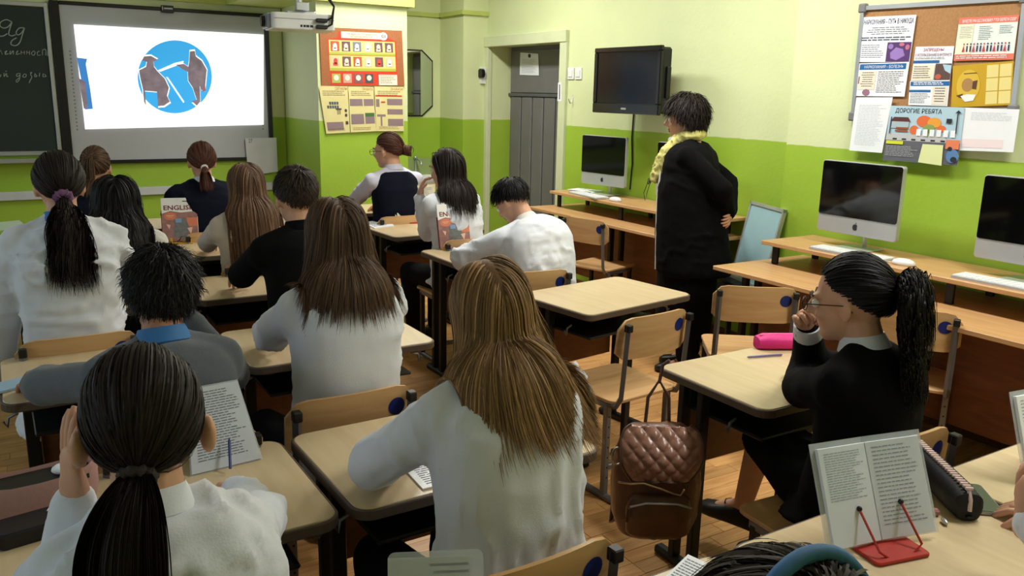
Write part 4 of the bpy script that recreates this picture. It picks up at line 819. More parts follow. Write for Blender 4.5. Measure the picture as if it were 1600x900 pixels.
    for s in (-1,1): b.tube([h(s*.014,.094,.022), h(s*.034,.096,.029), h(s*.054,.083,.024)], .0035*hs, 6)
    part('eyebrows', X(b), M_brow, t, True); part('lips', X(MB().ell(h(0,.087,-.056), hr3(.022,.011,.0055), Rm).ell(h(0,.085,-.067), hr3(.018,.011,.006), Rm)), M_lip, t, True)
    # clothes
    k = 1.0; tp = MB(); ex = .013*loose
    if top == 'vest':
        sl = MB()
        for s, S_, E_, W_, *_ in arms: sl.taper(N+sd*s*.04-up*.015, .042, S_, .052); sl.taper(S_, .058*loose, E_, .05*loose); sl.taper(E_, .052*loose, W_-nrm(W_-E_)*.02, .036*loose)
        torso(sl, 1., prof[4:], .004); me = remesh(X(sl), .013, 4); wrinkle(me, wr, seed=seed); part('shirt', me, sleevem, t)
        torso(tp, bulk, [(-.05,.165,.125)]+prof[:6]+[(.93,.11,.085),(.955,.08,.07)], ex)
        for s, S_, *_ in arms: tp.taper(N+sd*s*.05-up*.025, .042, S_-sd*s*.03, .056)
        me = remesh(X(tp), .013, 4); wrinkle(me, wr*.5, seed=seed); part('vest', me, topm, t)
    else:
        pr = ([(-.12-hem,.19*loose**.5,.15*loose**.5)] if not stand else [])+[(-.04,.178,.138)]+prof[:-1]+[(.985,.062,.058)]
        torso(tp, bulk, pr, ex)
        for s, S_, E_, W_, *_ in arms: tp.taper(N+sd*s*.035-up*.01, .042, S_+up*.012, .05+ex*.3); tp.taper(N+sd*s*.06-up*.09, .075, S_-up*.02, .055); tp.taper(S_, .053*(.6+.4*loose)*bulk**.5, E_, .051*loose*bulk**.5); tp.taper(E_, .053*loose*bulk**.5, W_-nrm(W_-E_)*.012, .036*loose)
        if extra: extra(tp)
        me = remesh(X(tp), .0125, 9); wrinkle(me, wr, wsc, seed=seed); part(top, me, topm, t)
    if collar:
        cb = MB(); n = 26; a = np.linspace(0,2*math.pi,n,endpoint=False); Tn = nrm(dB(1.)*.6+Rm[:,2]*.4); bk = nrm(np.cross(sd,Tn)); R_ = []
        for rr, hh in ((.052,.026),(.056,.03),(.071,-.01),(.068,-.014),(.058,.0)): R_.append(N+up*.004-fwd*-.004+np.outer(np.cos(a)*rr*1.05, sd)+np.outer(np.sin(a)*rr, bk)+np.outer(hh-np.clip(-np.sin(a)*np.sign(np.dot(bk,-fwd)),-1,1)*-.0, Tn))
        cb.loft(R_, False); part('collar', X(cb), collar, t, True)
    for s, S_, E_, W_, *_ in arms:
        cm = cuffL if s < 0 else cuffR
        if cm: u = nrm(W_-E_); part('cuff', X(MB().eloft([(W_-u*.035,*[v*.041 for v in basis(u)[:2]]),(W_-u*.03,*[v*.044 for v in basis(u)[:2]]),(W_+u*.018,*[v*.04 for v in basis(u)[:2]]),(W_+u*.016,*[v*.034 for v in basis(u)[:2]])], 18, False)), cm, t, True)
    if botm:
        bt = MB()
        if not stand:
            bt.ell(H0-up*.005, (.165,.135,.09), np.stack([sd,fwd,up],1))
            for hp_, kn, an in LG:
                bt.taper(hp_, .088, kn, .066)
                if not skirt: bt.taper(kn, .066, an+up*.02, .05)
            if skirt: m0 = (LG[0][1]+LG[1][1])/2; bt.taper(LG[0][1]*.85+m0*.15, .07, LG[1][1]*.85+m0*.15, .07); bt.taper(H0, .09, m0, .075)
        else:
            for hp_, kn, an in LG: bt.taper(hp_, .095, kn, .075); bt.taper(kn, .075, an+up*.02, .062)
        me = remesh(X(bt), .016, 3); wrinkle(me, .004, seed=seed+30); part('skirt' if skirt else 'trousers', me, botm, t)
    if shoes:
        for hp_, kn, an in LG:
            sh = MB(); z0 = an[2]-.085; f = fwd; c0 = V3(an[0],an[1],z0)
            S = [(c0+f*x+up*(hh/2+.0), sd*w_, up*(hh/2)) for x, w_, hh in ((-.075,.02,.05),(-.06,.034,.075),(-.01,.038,.095),(.05,.04,.075),(.11,.046,.055),(.16,.04,.045),(.185,.018,.03))]
            sh.eloft(S, 16, p=2.8); so = part('shoe', X(sh), M_shoe, t, True); part('lace', X(MB().tube([c0+f*.06+up*.08-sd*.025, c0+f*.07+up*.082, c0+f*.06+up*.08+sd*.025], .003, 5)), M_dark, so, True)
    cols = [(N-up*.02, .055, N+up*.05, .05), (SL, .068, SR, .068), (B(.88), .118*bulk+.012*loose, B(.45), .13*bulk+.02*loose), (B(.45), .13*bulk+.02*loose, B(.1), .14*bulk+.03*loose)]
    if hair: 
        if hair['kind'] in ('long','bob'): cols.append((hc-Rm[:,2]*.02, .084*hs, N-up*.08-fwd*.02, .118)); cols.append((N-sd*.06-up*.05, .075, N+sd*.06-up*.05, .075))
        me = make_hair(hair, hc, Rm, hs, cols, base, seed*13); part('hair', me, hairm, t)
        if hair.get('tiem'):
            o_ = hair['_out']; a, b_, c = basis(o_); q = hair['_tie']+o_*.006; n = 26; rr = hair.get('tier', .016)
            pts = [q+a*math.cos(x)*rr+b_*math.sin(x)*rr for x in np.linspace(0,2*math.pi,n)]; part('hair_tie', X(MB().tube(pts, [hair.get('tiew',.007)*(1+.25*math.sin(i*2.6)) for i in range(n)], 8)), hair['tiem'], t, True)
    t['_'] = 0; del t['_']
    return dict(t=t, base=base, h=h, Rm=Rm, N=N, sd=sd, fwd=fwd, up=up, X=X, arms=arms, hc=hc, SL=SL, SR=SR, H0=H0, hs=hs)
def glasses(p, m):
    h = p['h']; b = MB()
    for s in (-1,1): b.tube([h(s*.035+.024*math.cos(a), .112, .0+.019*math.sin(a)) for a in np.linspace(0,2*math.pi,20)], .0018, 6); b.tube([h(s*.06,.108,.004), h(s*.08,.06,.006), h(s*.084,-.01,.004), h(s*.083,-.025,-.015)], .0016, 6)
    b.tube([h(-.012,.113,.004), h(0,.117,.007), h(.012,.113,.004)], .0016, 6); part('glasses', p['X'](b), m, p['t'], True)
# ---- fabrics and hair colours
M_wh = mat('shirt_white', (212,216,224), .85, var=.03, vs=4, bump=.08, bs=250, sheen=.2); M_wh2 = mat('shirt_offwhite', (212,208,200), .85, var=.03, bump=.08, bs=250, sheen=.2); M_lil = mat('shirt_lilac', (198,196,212), .85, var=.03, bump=.08, bs=250)
M_blk = mat('cloth_black', (11,11,14), .95, var=.15, vs=5, bump=.1, bs=200, spec=.12); M_navy = mat('cloth_navy', (17,20,34), .95, var=.12, bump=.1, bs=200, spec=.12); M_gry = mat('sweater_grey', (86,92,100), .95, var=.06, bump=.15, bs=180, sheen=.2); M_bei = mat('blouse_beige', (186,176,166), .85, var=.05, bump=.08, bs=200); M_tr = mat('trousers_dark', (15,15,18), .95, var=.1, spec=.15); M_shoe = mat('shoe_black', (18,17,17), .45); M_collb = mat('collar_blue', (52,110,170), .7); M_knit = mat('knit_cream', (206,204,198), .95, var=.06, vs=30, bump=.3, bs=120)
H_dk = hair_mat('hair_dark_brown', (34,26,24)); H_bk = hair_mat('hair_black', (20,18,19)); H_br = hair_mat('hair_brown', (78,58,44), (112,86,64)); H_bl = hair_mat('hair_fair', (122,92,62), (176,138,96)); H_mb = hair_mat('hair_mid_brown', (92,68,52), (134,102,78)); H_red = hair_mat('hair_reddish', (74,44,34)); H_sh = hair_mat('hair_short_brown', (50,40,34)); M_scr = mat('scrunchie_purple', (120,84,120), .8, bump=.3, bs=90); M_tie = mat('hair_tie_brown', (54,46,44), .8, bump=.3, bs=150); M_tiew = mat('hair_tie_white', (225,222,220), .7); M_glas = mat('glasses_black', (20,20,22), .3)
SH = lambda **k: dict(topm=M_wh, botm=M_tr, **k)
# nearest girl, low ponytail, hand at her cheek
hd = PY(225,662,1.36); wl = PY(118,778,1.46)
p = person('girl nearest the camera, low dark ponytail, white shirt, hand at her cheek', (.19,1.24), 0, hd, (-10,8,0), dict(w=wl, e=(-.02,1.6,.5), d=(-.02,.05,1), n=(-.95,-.2,.1), curl=.2, thumb=-1), dict(w=(.40,1.80,.775), e=(.5,1.5,.7)), hair=dict(kind='tail', tie=(-.1,-.74,-.7), len=.33, n=2800, w=.003, tn=.6, vol=.012, kick=.55, spread=.5, tiem=M_tie, tier=.018, tiew=.011), hairm=H_dk, vox=.007, collar=M_wh, wr=.012, hs=1.0, sw=.142, ear=.014, **SH(loose=1.1))
# grey sweater boy
hd = PY(252,460,2.36)
p = person('boy in a grey sweater with a blue collar leaning on his desk', (.34,2.28), 6, hd, (-8,22,6), dict(w=(.03,2.76,.785), e=(-.1,2.5,.85), curl=.5), dict(w=(.45,2.62,.99), e=(.62,2.75,.7), d=(-.4,-.3,.85), n=(.6,.4,.3), curl=.9), top='sweater', topm=M_gry, botm=M_tr, hair=dict(kind='short', len=.085, n=5000, w=.003, vol=.024, lift=.16, mess=.28, rnd=.05, curl=1.0, nape=.8), hairm=H_bk, skin=M_skin2, collar=M_collb, wr=.005, loose=1.08, hs=.98)
# long fair hair, middle foreground
hd = PY(765,490,1.56)
p = person('girl with long straight fair hair in a loose white shirt, middle foreground', (.86,1.40), 2, hd, (-8,14,-4), dict(w=(.86,1.86,.78), e=(.45,1.72,.7)), dict(w=(1.05,1.85,.78), e=(1.3,1.6,.8)), hair=dict(kind='long', len=.375, n=5200, w=.003, vol=.016, wave=.0008, part=-.1, back=.05, drift=.07, fan=.035, var=.04), hairm=H_bl, vox=.008, collar=M_wh, wr=.017, wsc=(10,10,4), **SH(loose=1.25, hem=.42))
# brown hair, white shirt
hd = PY(525,372,2.44)
p = person('girl with straight brown hair in a white shirt beyond the foreground desks', (.86,2.38), 4, hd, (-4,8,0), dict(w=(.78,2.95,.78), e=(.5,2.6,.7)), dict(w=(1.02,2.95,.78), e=(1.25,2.6,.7)), hair=dict(kind='long', len=.285, n=4200, w=.003, vol=.02, wave=.0008, part=0, back=.02, fan=.04, var=.05), hairm=H_br, collar=M_wh, wr=.016, wsc=(6,6,9), **SH(loose=1.16, hem=.1))
# purple scrunchie
hd = PY(92,290,3.46)
p = person('girl with a purple scrunchie on her long dark ponytail, at the left edge', (.2,3.36), 0, hd, (2,2,0), dict(w=(-.04,3.62,.62), e=(-.12,3.3,.75)), dict(w=(.35,3.9,.78), e=(.6,3.6,.7)), hair=dict(kind='tail', tie=(.0,-.85,-.5), len=.38, n=2200, w=.0036, tn=.75, kick=.5, spread=.75, gather=.1, curl=.006, tiem=M_scr, tier=.02, tiew=.014), hairm=H_dk, collar=M_collb, wr=.013, **SH(loose=1.25, hem=.15))
# boy black jacket
hd = PY(462,309,3.42)
p = person('boy with short brown hair in a black jacket at the third row', (1.07,3.34), 6, hd, (-4,8,0), dict(w=(.9,3.9,.78), e=(.6,3.55,.6)), dict(w=(1.2,3.9,.78), e=(1.5,3.55,.7)), top='jacket', topm=M_blk, botm=M_tr, hair=dict(kind='short', len=.042, n=3000, w=.003, vol=.012, lift=.7, mess=.4), hairm=H_sh, collar=M_blk, loose=1.2, wr=.004, hs=1.0, sw=.175)
# wavy black hair
hd = PY(182,318,4.2)
p = person('girl with black wavy hair in a cream cardigan before the left English textbook', (.44,4.33), 0, hd, (-10,20,0), hair=dict(kind='bob', len=.36, n=1600, w=.005, vol=.03, wave=.006, freq=16, back=.1), hairm=H_bk, top='cardigan', topm=M_knit, botm=M_tr, loose=1.1)
# long brown hair, beige
hd = PY(383,292,4.38)
p = person('girl with long light-brown hair in a beige blouse beside the boy in black', (1.12,4.40), 0, hd, (6,8,0), hair=dict(kind='long', len=.50, n=1900, w=.0045, vol=.02, wave=.002), hairm=H_mb, top='blouse', topm=M_bei, botm=M_tr, loose=1.05)
# navy, front row
hd = PY(315,253,5.46)
p = person('girl in navy with a dark ponytail below the whiteboard', (1.13,5.42), 0, hd, (-4,4,0), hair=dict(kind='tail', tie=(0,-.85,-.48), len=.2, n=1200, w=.005, tn=.6, kick=.5, spread=.5, tiem=M_tiew, tier=.015), hairm=H_red, top='jacket', topm=M_navy, botm=M_tr, collar=M_wh, loose=1.15, sw=.185)
hd = PY(150,262,5.6)
p = person('girl with a high brown ponytail in the front row below the board corner', (.52,5.45), 0, hd, (-6,4,0), hair=dict(kind='tail', tie=(-.25,-.8,.35), len=.26, n=1200, w=.005, tn=.8, kick=.6, spread=.45), hairm=H_br, top='jacket', topm=M_navy, botm=M_tr, loose=1.1)
# vest and bun
hd = PY(606,236,5.62)
p = person('girl with a bun and glasses in a dark navy vest, before the posters', (2.44,5.58), 4, hd, (30,6,0), dict(w=(2.3,6.05,.79), e=(1.9,5.7,.75)), hair=dict(kind='bun', tie=(.25,-.9,-.2), n=1200, w=.005, br=.036), hairm=H_red, top='vest', topm=M_navy, sleevem=M_lil, botm=M_tr, collar=M_lil, loose=1.1, sw=.175, hs=1.02)
glasses(p, M_glas)
# dark hair, hand at cheek
hd = PY(697,265,4.62); wl = PY(656,306,4.74)
p = person('girl with shoulder-length dark hair in a white shirt before the open book', (2.42,4.55), 6, hd, (14,6,0), dict(w=wl, e=PZ(648,372,.70), d=(.2,-.1,1), n=(-.8,.5,.1), curl=.7), dict(w=(2.55,5.05,.79), e=(2.85,4.7,.7)), hair=dict(kind='bob', len=.31, n=1700, w=.0045, vol=.02, wave=.002), hairm=H_dk, collar=M_wh2, hs=1.02, **SH(loose=1.12))
# bent over, writing
hd = PY(800,314,3.84)
p = person('person with short dark hair in a white shirt bent over the desk writing', (2.37,3.60), 12, hd, (10,38,0), dict(w=(2.30,4.10,.785), e=(1.95,3.8,.75)), dict(w=(2.44,4.17,.785), e=(2.8,3.85,.75), d=(-.5,.8,-.1), curl=.9), hair=dict(kind='short', len=.075, n=2400, w=.0035, vol=.014, lift=.25, mess=.35), hairm=H_bk, collar=M_wh2, bulge=.13, bulk=1.28, wr=.016, **SH(loose=1.35))
BENT = p
# right girl
hd = PY(1328,470,1.43); wr_ = PY(1262,512,1.60)
p = person('girl in a black jacket and glasses with a bushy black ponytail, chin on hand', (2.0,1.36), 14, hd, (10,8,-2), dict(w=(2.18,1.73,.785), e=PZ(1190,610,.66), curl=.7), dict(w=wr_, e=(2.4,1.7,.5), d=(-.55,-.2,.6), n=(.3,.85,.3), curl=1.5), top='jacket', topm=M_blk, botm=M_blk, skirt=True, hair=dict(kind='tail', tie=(.1,-.97,.0), len=.29, n=3400, w=.003, tn=1.3, vol=.014, kick=1.0, spread=1.9, gather=-.12, curl=.03, grav=.27, tr=.035, cfreq=2.2, tiem=M_tie), hairm=H_bk, skin=M_skin, vox=.007, collar=M_wh, cuffR=M_wh, loose=1.22, wr=.004, hs=1.0, sw=.17,
    legs=[(V3(1.93,1.37,.51), V3(2.14,1.82,.53), V3(2.23,1.955,.2)), (V3(2.09,1.40,.51), V3(2.26,1.78,.5), V3(2.3,1.8,.085))])
glasses(p, M_glas)
# head at the bottom edge and the sleeve at the right edge
hd = PZ(1225,1090,1.18)
p = person('dark-haired head with a blue headband at the bottom edge of the photo', (hd[0]+.02,hd[1]-.1), 0, hd, (0,10,0), hair=dict(kind='short', len=.07, n=2600, w=.003, vol=.01, lift=.15, mess=.15), hairm=H_sh, **SH())
b = MB(); h = p['h']; b.tube([h(.086*math.cos(a), -.03-.05*math.sin(a)*0, .03+.104*math.sin(a)) for a in np.linspace(-.1,math.pi+.1,24)], .007, 8); part('headband', p['X'](b), mat('headband_blue', (60,110,160), .7), p['t'], True)
wl = PZ(1603,812,.86)
hd = V3(wl[0]+.13, .40, 1.18)
p = person('person at the right edge of the photo, only a white sleeve and hand in view', (hd[0],.34), 0, hd, (0,10,0), dict(w=wl, e=PZ(1560,960,.70), d=(.15,.1,.95), n=(-1,.3,0), curl=.8), None, hair=dict(kind='bob', len=.3, n=800, w=.005), hairm=H_br, **SH())
# ---- the teacher
M_coat = mat('coat_black', (9,9,11), .95, var=.15, bump=.12, bs=160, spec=.1); M_scarf = mat('scarf_yellow', (214,208,128), .8, var=.12, vs=25, bump=.3, bs=60); M_mask = mat('mask_paleblue', (196,206,212), .8)
tx, ty = 3.55, 3.68; yw = math.radians(40); F = V3(-math.sin(yw), math.cos(yw), 0); Sd = V3(math.cos(yw), math.sin(yw), 0)
hd = PX(1084,186,tx)+F*.05
def coat_skirt(mb): mb.eloft([(V3(tx,ty,z_)+F*o_, Sd*w_, F*d_) for z_, w_, d_, o_ in ((1.28,.19,.15,.03),(1.14,.21,.19,.035),(.95,.225,.207,.02),(.78,.24,.222,.0),(.64,.255,.235,-.02),(.62,.235,.21,-.02))], 30)
p = person('woman in a long black coat and yellow scarf standing with her hands behind her back', (tx,ty), 40, hd, (4,4,0), dict(w=V3(tx,ty,.98)-F*.2+Sd*.0, e=V3(tx,ty,1.1)-F*.42-Sd*.42, d=Sd*.8-V3(0,0,.3), n=-F), dict(w=V3(tx,ty,1.0)-F*.21+Sd*.02, e=V3(tx,ty,1.1)-F*.42+Sd*.42, d=-Sd*.8-V3(0,0,.3), n=-F), top='coat', topm=M_coat, botm=M_tr, hair=dict(kind='short', len=.1, n=5200, w=.004, vol=.042, lift=.22, mess=.22, rnd=.04, curl=.9, nape=.9, whorl=(0,-.2,.95)), hairm=H_dk, stand=True, hipz=.88, hs=1.04, sw=.18, bulk=1.27, loose=1.15, wr=.005, bulge=-.02, extra=coat_skirt)
pass; SK_ = [(z_, w_, d_, o_) for z_, w_, d_, o_ in ((1.14,.225,.2,.03),(.95,.245,.225,.02),(.78,.26,.24,.0),(.62,.275,.25,-.01),(.61,.25,.22,-.01))]
b = MB().eloft([(V3(tx,ty,z_)+F*.02, Sd*w_, F*d_) for z_, w_, d_ in ((.8,.2,.18),(.5,.2,.18),(.28,.19,.17),(.24,.18,.16))], 28); me = remesh(p['X'](b), .016, 3); wrinkle(me, .006, (9,9,2.5), 3); part('skirt', me, M_blk, p['t'])
# scarf, mask under the chin, spectacles on a cord, white zip of the coat
N = p['N']; h = p['h']; b = MB(); b.tube([N+V3(0,0,.034-.012*math.sin(a))+Sd*.072*math.cos(a)+F*(.012+.07*math.sin(a)) for a in np.linspace(0,2*math.pi,18)], .03, 9)
for s, L in ((-1,.25),(1,.21)): b.tube([N+Sd*s*.055+F*.07+V3(0,0,.02), N+Sd*s*.05+F*.125-V3(0,0,.06), N+Sd*s*.03+F*.17-V3(0,0,.14), N+Sd*s*.028+F*.205-V3(0,0,L)], [.03,.038,.04,.03], 9)
me = remesh(p['X'](b), .009, 2); wrinkle(me, .011, (24,24,18), 4); part('scarf', me, M_scarf, p['t'])
b = MB().ell(h(0,.055,-.115), (.05,.045,.026), p['Rm']); b.tube([h(-.05,.05,-.11),h(-.072,0,-.05),h(-.08,-.01,-.01)], .002, 5); b.tube([h(.05,.05,-.11),h(.072,0,-.05),h(.08,-.01,-.01)], .002, 5); part('face_mask', p['X'](b), M_mask, p['t'], True, 'pale blue face mask pulled down under the chin')
b = MB(); c = N+F*.235-V3(0,0,.245)
for s in (-1,1): b.tube([c+Sd*(s*.032)+Sd*.024*math.cos(a)+V3(0,0,1)*.018*math.sin(a) for a in np.linspace(0,2*math.pi,16)], .0025, 6)
b.tube([c+Sd*.06, c+Sd*.07+F*.02-V3(0,0,.07), c-V3(0,0,.12)+F*.02, c-Sd*.07+F*.02-V3(0,0,.07), c-Sd*.06], .002, 5); part('spectacles', p['X'](b), M_glas, p['t'], True)
b = MB().tube([V3(tx,ty,1.22)+F*.212-Sd*.03, V3(tx,ty,1.05)+F*.218-Sd*.06, V3(tx,ty,.85)+F*.208-Sd*.08, V3(tx,ty,.64)+F*.198-Sd*.09], .005, 6); part('zip', p['X'](b), M_tiew, p['t'], True)
# ================================================================== CHAIRS
chair(.83,2.41,'plywood chair of the brown-haired girl, its back over the foreground desk',0); chair(.80,1.395,'plywood chair of the long fair-haired girl, cut by the bottom edge',2); chair(2.0,1.42,'plywood chair of the girl in the black jacket',-4)
chair(2.22,2.70,'empty plywood chair pulled up to the empty desk',5); chair(3.12,2.82,'empty plywood chair beside the computer desk, behind the pink pencil case',-37)
chair(3.46,2.16,'empty plywood chair at the computer desk behind the girl in the black jacket',-60); chair(3.75,4.82,'plywood chair tucked under the far computer desk beside the teacher',-75)
chair(2.28,3.615,'plywood chair of the bent-over person in white',-8)
for x, y, l in ((.19,1.27,'plywood chair under the girl nearest the camera'),(.34,2.31,'plywood chair under the boy in the grey sweater'),(.2,3.4,'plywood chair under the girl with the purple scrunchie'),(1.07,3.38,'plywood chair under the boy in the black jacket'),(.44,4.36,'plywood chair under the girl with black wavy hair'),(1.12,4.43,'plywood chair under the girl in the beige blouse'),(.52,5.48,'plywood chair under the girl with the high ponytail'),(1.13,5.45,'plywood chair under the girl in navy'),(2.44,5.61,'plywood chair under the girl in the dark vest'),(2.42,4.58,'plywood chair under the girl with shoulder-length dark hair'),(1.36,.36,'plywood chair under the dark-haired head at the bottom edge'),(2.0,.36,'plywood chair under the person at the right edge')): chair(x,y,l,0)
# ================================================================== BOOKS AND SMALL THINGS
ZT = .7415
M_bk = mat('cover_white', (228,226,222), .35); M_mau = mat('cover_mauve', (150,110,104), .4, var=.2, vs=30); M_org = mat('cover_orange', (206,120,90), .4); M_gr2 = mat('cover_grey', (110,112,112), .4, var=.25, vs=40); M_bred = mat('cover_maroon', (110,50,46), .4)
def textbook(label, loc, rz, tilt, h=.26, w=.2, th=.016, holder=(200,150,30)):
    t = thing('textbook', label, 'book', loc, rz, 'standing English textbooks'); R = rotx(math.radians(tilt)); f = lambda mb: mb.xf(R, (0,0,.008))
    part('cover', f(MB().bbox((-w/2,-th/2,0),(w/2,th/2,h), .002)), M_bk, t); part('pages', f(MB().box((-w/2+.004,-th/2+.002,.003),(w/2+.002,th/2-.002,h-.004))), WHITE, t); part('spine', f(MB().bbox((-w/2-.003,-th/2-.001,0),(-w/2+.004,th/2+.001,h*.72))), M_bred, t)
    q = Quad([R @ V3(-w/2,-th/2,h)+V3(0,0,.008), R @ V3(w/2,-th/2,h)+V3(0,0,.008), R @ V3(w/2,-th/2,0)+V3(0,0,.008), R @ V3(-w/2,-th/2,0)+V3(0,0,.008)]); z = V3(0,0,0)
    def lay(m, fn, hh, nm='cover_print'):
        mb = MB(); fn(mb, hh)
        for f in mb.f: part(nm, MB().add([mb.v[i] for i in f], [tuple(range(len(f)))]), m, t)
    lay(M_mau, lambda m, hh: q.poly(m, [(0,.36),(.25,.3),(.55,.34),(1,.31),(1,1),(0,1)][::-1], hh), .0008); lay(M_org, lambda m, hh: (q.disc(m,.24,.42,.17,.09,hh), q.rect(m,.7,.46,1,.66,hh)), .0012); lay(M_gr2, lambda m, hh: (q.poly(m,[(.35,.5),(.65,.46),(.78,.7),(.6,.95),(.3,.9)][::-1],hh),), .0014); lay(C(120,150,190), lambda m, hh: q.rect(m,.38,.48,.55,.57,hh), .0018); lay(C(226,180,160), lambda m, hh: (q.poly(m,[(.12,.6),(.24,.62),(.2,.72)][::-1],hh), q.poly(m,[(.7,.7),(.85,.68),(.8,.85)][::-1],hh), q.rect(m,.14,.4,.34,.415,hh), q.rect(m,.17,.435,.31,.445,hh)), .0018)
    q.text('ENGLISH', .07,.17,.93,.28, .001, M_bred, t, z, bold=.02); lay(INK, lambda m, hh: q.rect(m,.6,.07,.85,.09,hh), .001)
    part('book_stand', MB().bbox((-.07,-.05,0),(.07,.08,.006)).bbox((-.06,-.035,0),(-.045,-.025,.035)).bbox((.045,-.035,0),(.06,-.025,.035)).bar((0,.07,.003),(0,.035,.14),.05,.005), mat('stand_%d_%d_%d' % holder, holder, .4), t)
    return t
b0 = PZ(283,379,ZT); textbook('English textbook standing on a yellow stand before the girl in navy, left of the class', (b0[0],b0[1],ZT), math.radians(-12), -14)
b0 = PZ(715,390,ZT); textbook('English textbook standing beside the hand of the bent-over writer', (b0[0],b0[1]+.03,ZT), math.radians(-4), -14, holder=(60,50,110))
# open book on a stand (in front of the girl with hand at cheek), and a slip of paper left of it
def open_book(name, label, loc, rz, tilt, w, h, pagem, coverm, standm, seed, fold=.16, cover_ex=.012, wires=True, nl=20):
    t = thing(name, label, 'book', loc, rz); R = rotx(math.radians(tilt)); z0 = .012
    for s in (-1,1):
        Rs = R @ rotz(-s*fold); f = lambda mb: mb.xf(Rs, (0,0,z0))
        part('cover', f(MB().box((0 if s > 0 else -w-cover_ex, .004, -.004),(w+cover_ex if s > 0 else 0, .006, h+cover_ex))), coverm, t); part('page_block', f(MB().bbox((0.001 if s > 0 else -w, -.004, 0),(w if s > 0 else -.001, .004, h), .001)), pagem, t)
        q = Quad([Rs @ V3(x,-.004,z)+V3(0,0,z0) for x, z in (((0,h),(w,h),(w,0),(0,0)) if s > 0 else ((-w,h),(0,h),(0,0),(-w,0)))]); mb = MB(); lines(q, mb, .1,.06,.9,.06+.9*(.55 if s < 0 and seed == 1 else .92), nl, .0006, .28, seed*7+s); part('handwriting', mb, C(150,158,176), t)
    part('stand_base', MB().slab(rrect(-.07,-.07,.07,.06,.012), 0, .008, .002), standm, t); part('stand_back', MB().bar(V3(0,.055,.006), R @ V3(0,.03,h*.5)+V3(0,0,z0), .05, .004, (1,0,0)), standm, t)
    if wires:
        for x in (-.05,.06): part('page_clip', MB().tube([V3(x*.6,-.055,.006), V3(x,-.05,.02), R @ V3(x,-.012,.07)+V3(0,0,z0)], .0028, 6), standm, t, True); part('clip_tip', MB().ell(R @ V3(x,-.012,.072)+V3(0,0,z0), (.006,.006,.006)), M_black, t, True)
    return t
M_rst = mat('stand_red', (170,40,28), .4); M_clear = mat('clear_plastic', (225,232,238), .12, alpha=.35, spec=.6)
q_ = PZ(1395,862,ZT); open_book('open_notebook', 'open handwritten notebook in a clear cover on a red book stand, nearest desk', (q_[0],q_[1]+.03,ZT), math.radians(-12), -24, .135, .205, mat('notebook_paper', (214,222,232), .6), M_clear, M_rst, 1, .1)
q_ = PZ(648,347,ZT); open_book('open_book', 'open book with printed pages on a stand before the dark-haired girl', (q_[0],q_[1],ZT), math.radians(-15), -14, .15, .24, mat('book_paper_warm', (226,220,196), .6), mat('cover_cream', (222,212,160), .5), M_rst, 2, .45, wires=False)
q_ = PZ(1640,735,ZT); open_book('book_on_stand', 'book in a clear cover on a coral stand, cut by the right edge', (q_[0],q_[1]-.02,ZT), math.radians(-10), -20, .14, .2, WHITE, M_clear, mat('stand_coral', (226,90,80), .4), 3, .15)
Q_ = [PZ(1075,866,.765), PZ(1128,890,.765), PZ(1062,960,.75), None]; Q_[3] = Q_[0]+Q_[2]-Q_[1]; OPENQ = Q_
# clear sleeve with a leaflet at the bottom edge
t = thing('plastic_sleeve', 'clear plastic cover with a cream leaflet at the bottom edge, below the fair-haired girl', 'cover', (PY(692,885,1.09)[0],1.09,.7415), math.radians(-25)); R = rotx(math.radians(-20))
part('clear_cover', MB().slab(rrect(-.09,0,.07,.175,.012), -.001, .001).xf(np.array([[1,0,0],[0,0,1],[0,1,0.]])).xf(R), M_clear, t); part('leaflet', MB().box((-.09,.0012,0),(.05,.003,.165)).xf(R), mat('leaflet_cream', (206,206,186), .6), t); mb = MB()
for i in range(5): mb.box((-.02+.006*i,.0008,.15-i*.012),(.045,.0012,.154-i*.012))
part('text_lines', mb.xf(R), C(70,72,70), t)['kind'] = 'stuff'
# notebook on the near-left desk with a pen
def flat_note(name, label, P, m, cov=None, nl=0, th=.004, seed=0, ink=C(110,114,126)):
    ps = Poster(name, label, 'notebook' if cov else 'paper', P, m, th=th)
    if nl: ps.layer('text_lines', ink, lambda q,mm,h: lines(q,mm,.08,.06,.92,.94,nl,h,.3,seed))
    return ps
t = thing('notebook', 'printed notebook page in a clear cover propped beside the nearest girl', 'notebook', V3(*PZ(352,738,ZT)), 0); bs_ = V3(*PZ(352,738,ZT))
P3 = [None, PY(371,595,2.13), PZ(408,716,ZT+.004), PZ(300,742,ZT+.004)]; P3[0] = P3[1]+(P3[3]-P3[2])*.75; n_ = np.cross(P3[1]-P3[2], P3[3]-P3[2]); q = Quad(P3)
part('page_block', shift(q.sheet(.006), bs_), mat('page_grey', (196,202,210), .6), t); mb = MB(); lines(q, mb, .1,.06,.92,.9,26,.0006,.3,3); part('text_lines', shift(mb, bs_), C(90,95,105), t); q2 = Quad([q(-.02,-.03,-.008), q(1.03,-.03,-.008), q(1.03,1.03,-.003), q(-.02,1.03,-.003)]); part('clear_cover', shift(q2.sheet(.001), bs_), M_clear, t)
part('prop', shift(MB().bar(q(.5,.4,-.008), q(.5,.4,-.008)*V3(1,1,0)+V3(0,.03,ZT+.002), .03, .004), bs_), M_dark, t)
a = PZ(360,732,ZT+.012); solo('pen', MB().tube([V3(0,0,0), V3(.012,.05,.05), V3(.0135,.056,.056)], [.0035,.0035,.001], 8), mat('pen_blue', (24,40,110), .3), 'dark blue pen standing against the notebook of the nearest girl', 'pen', a)
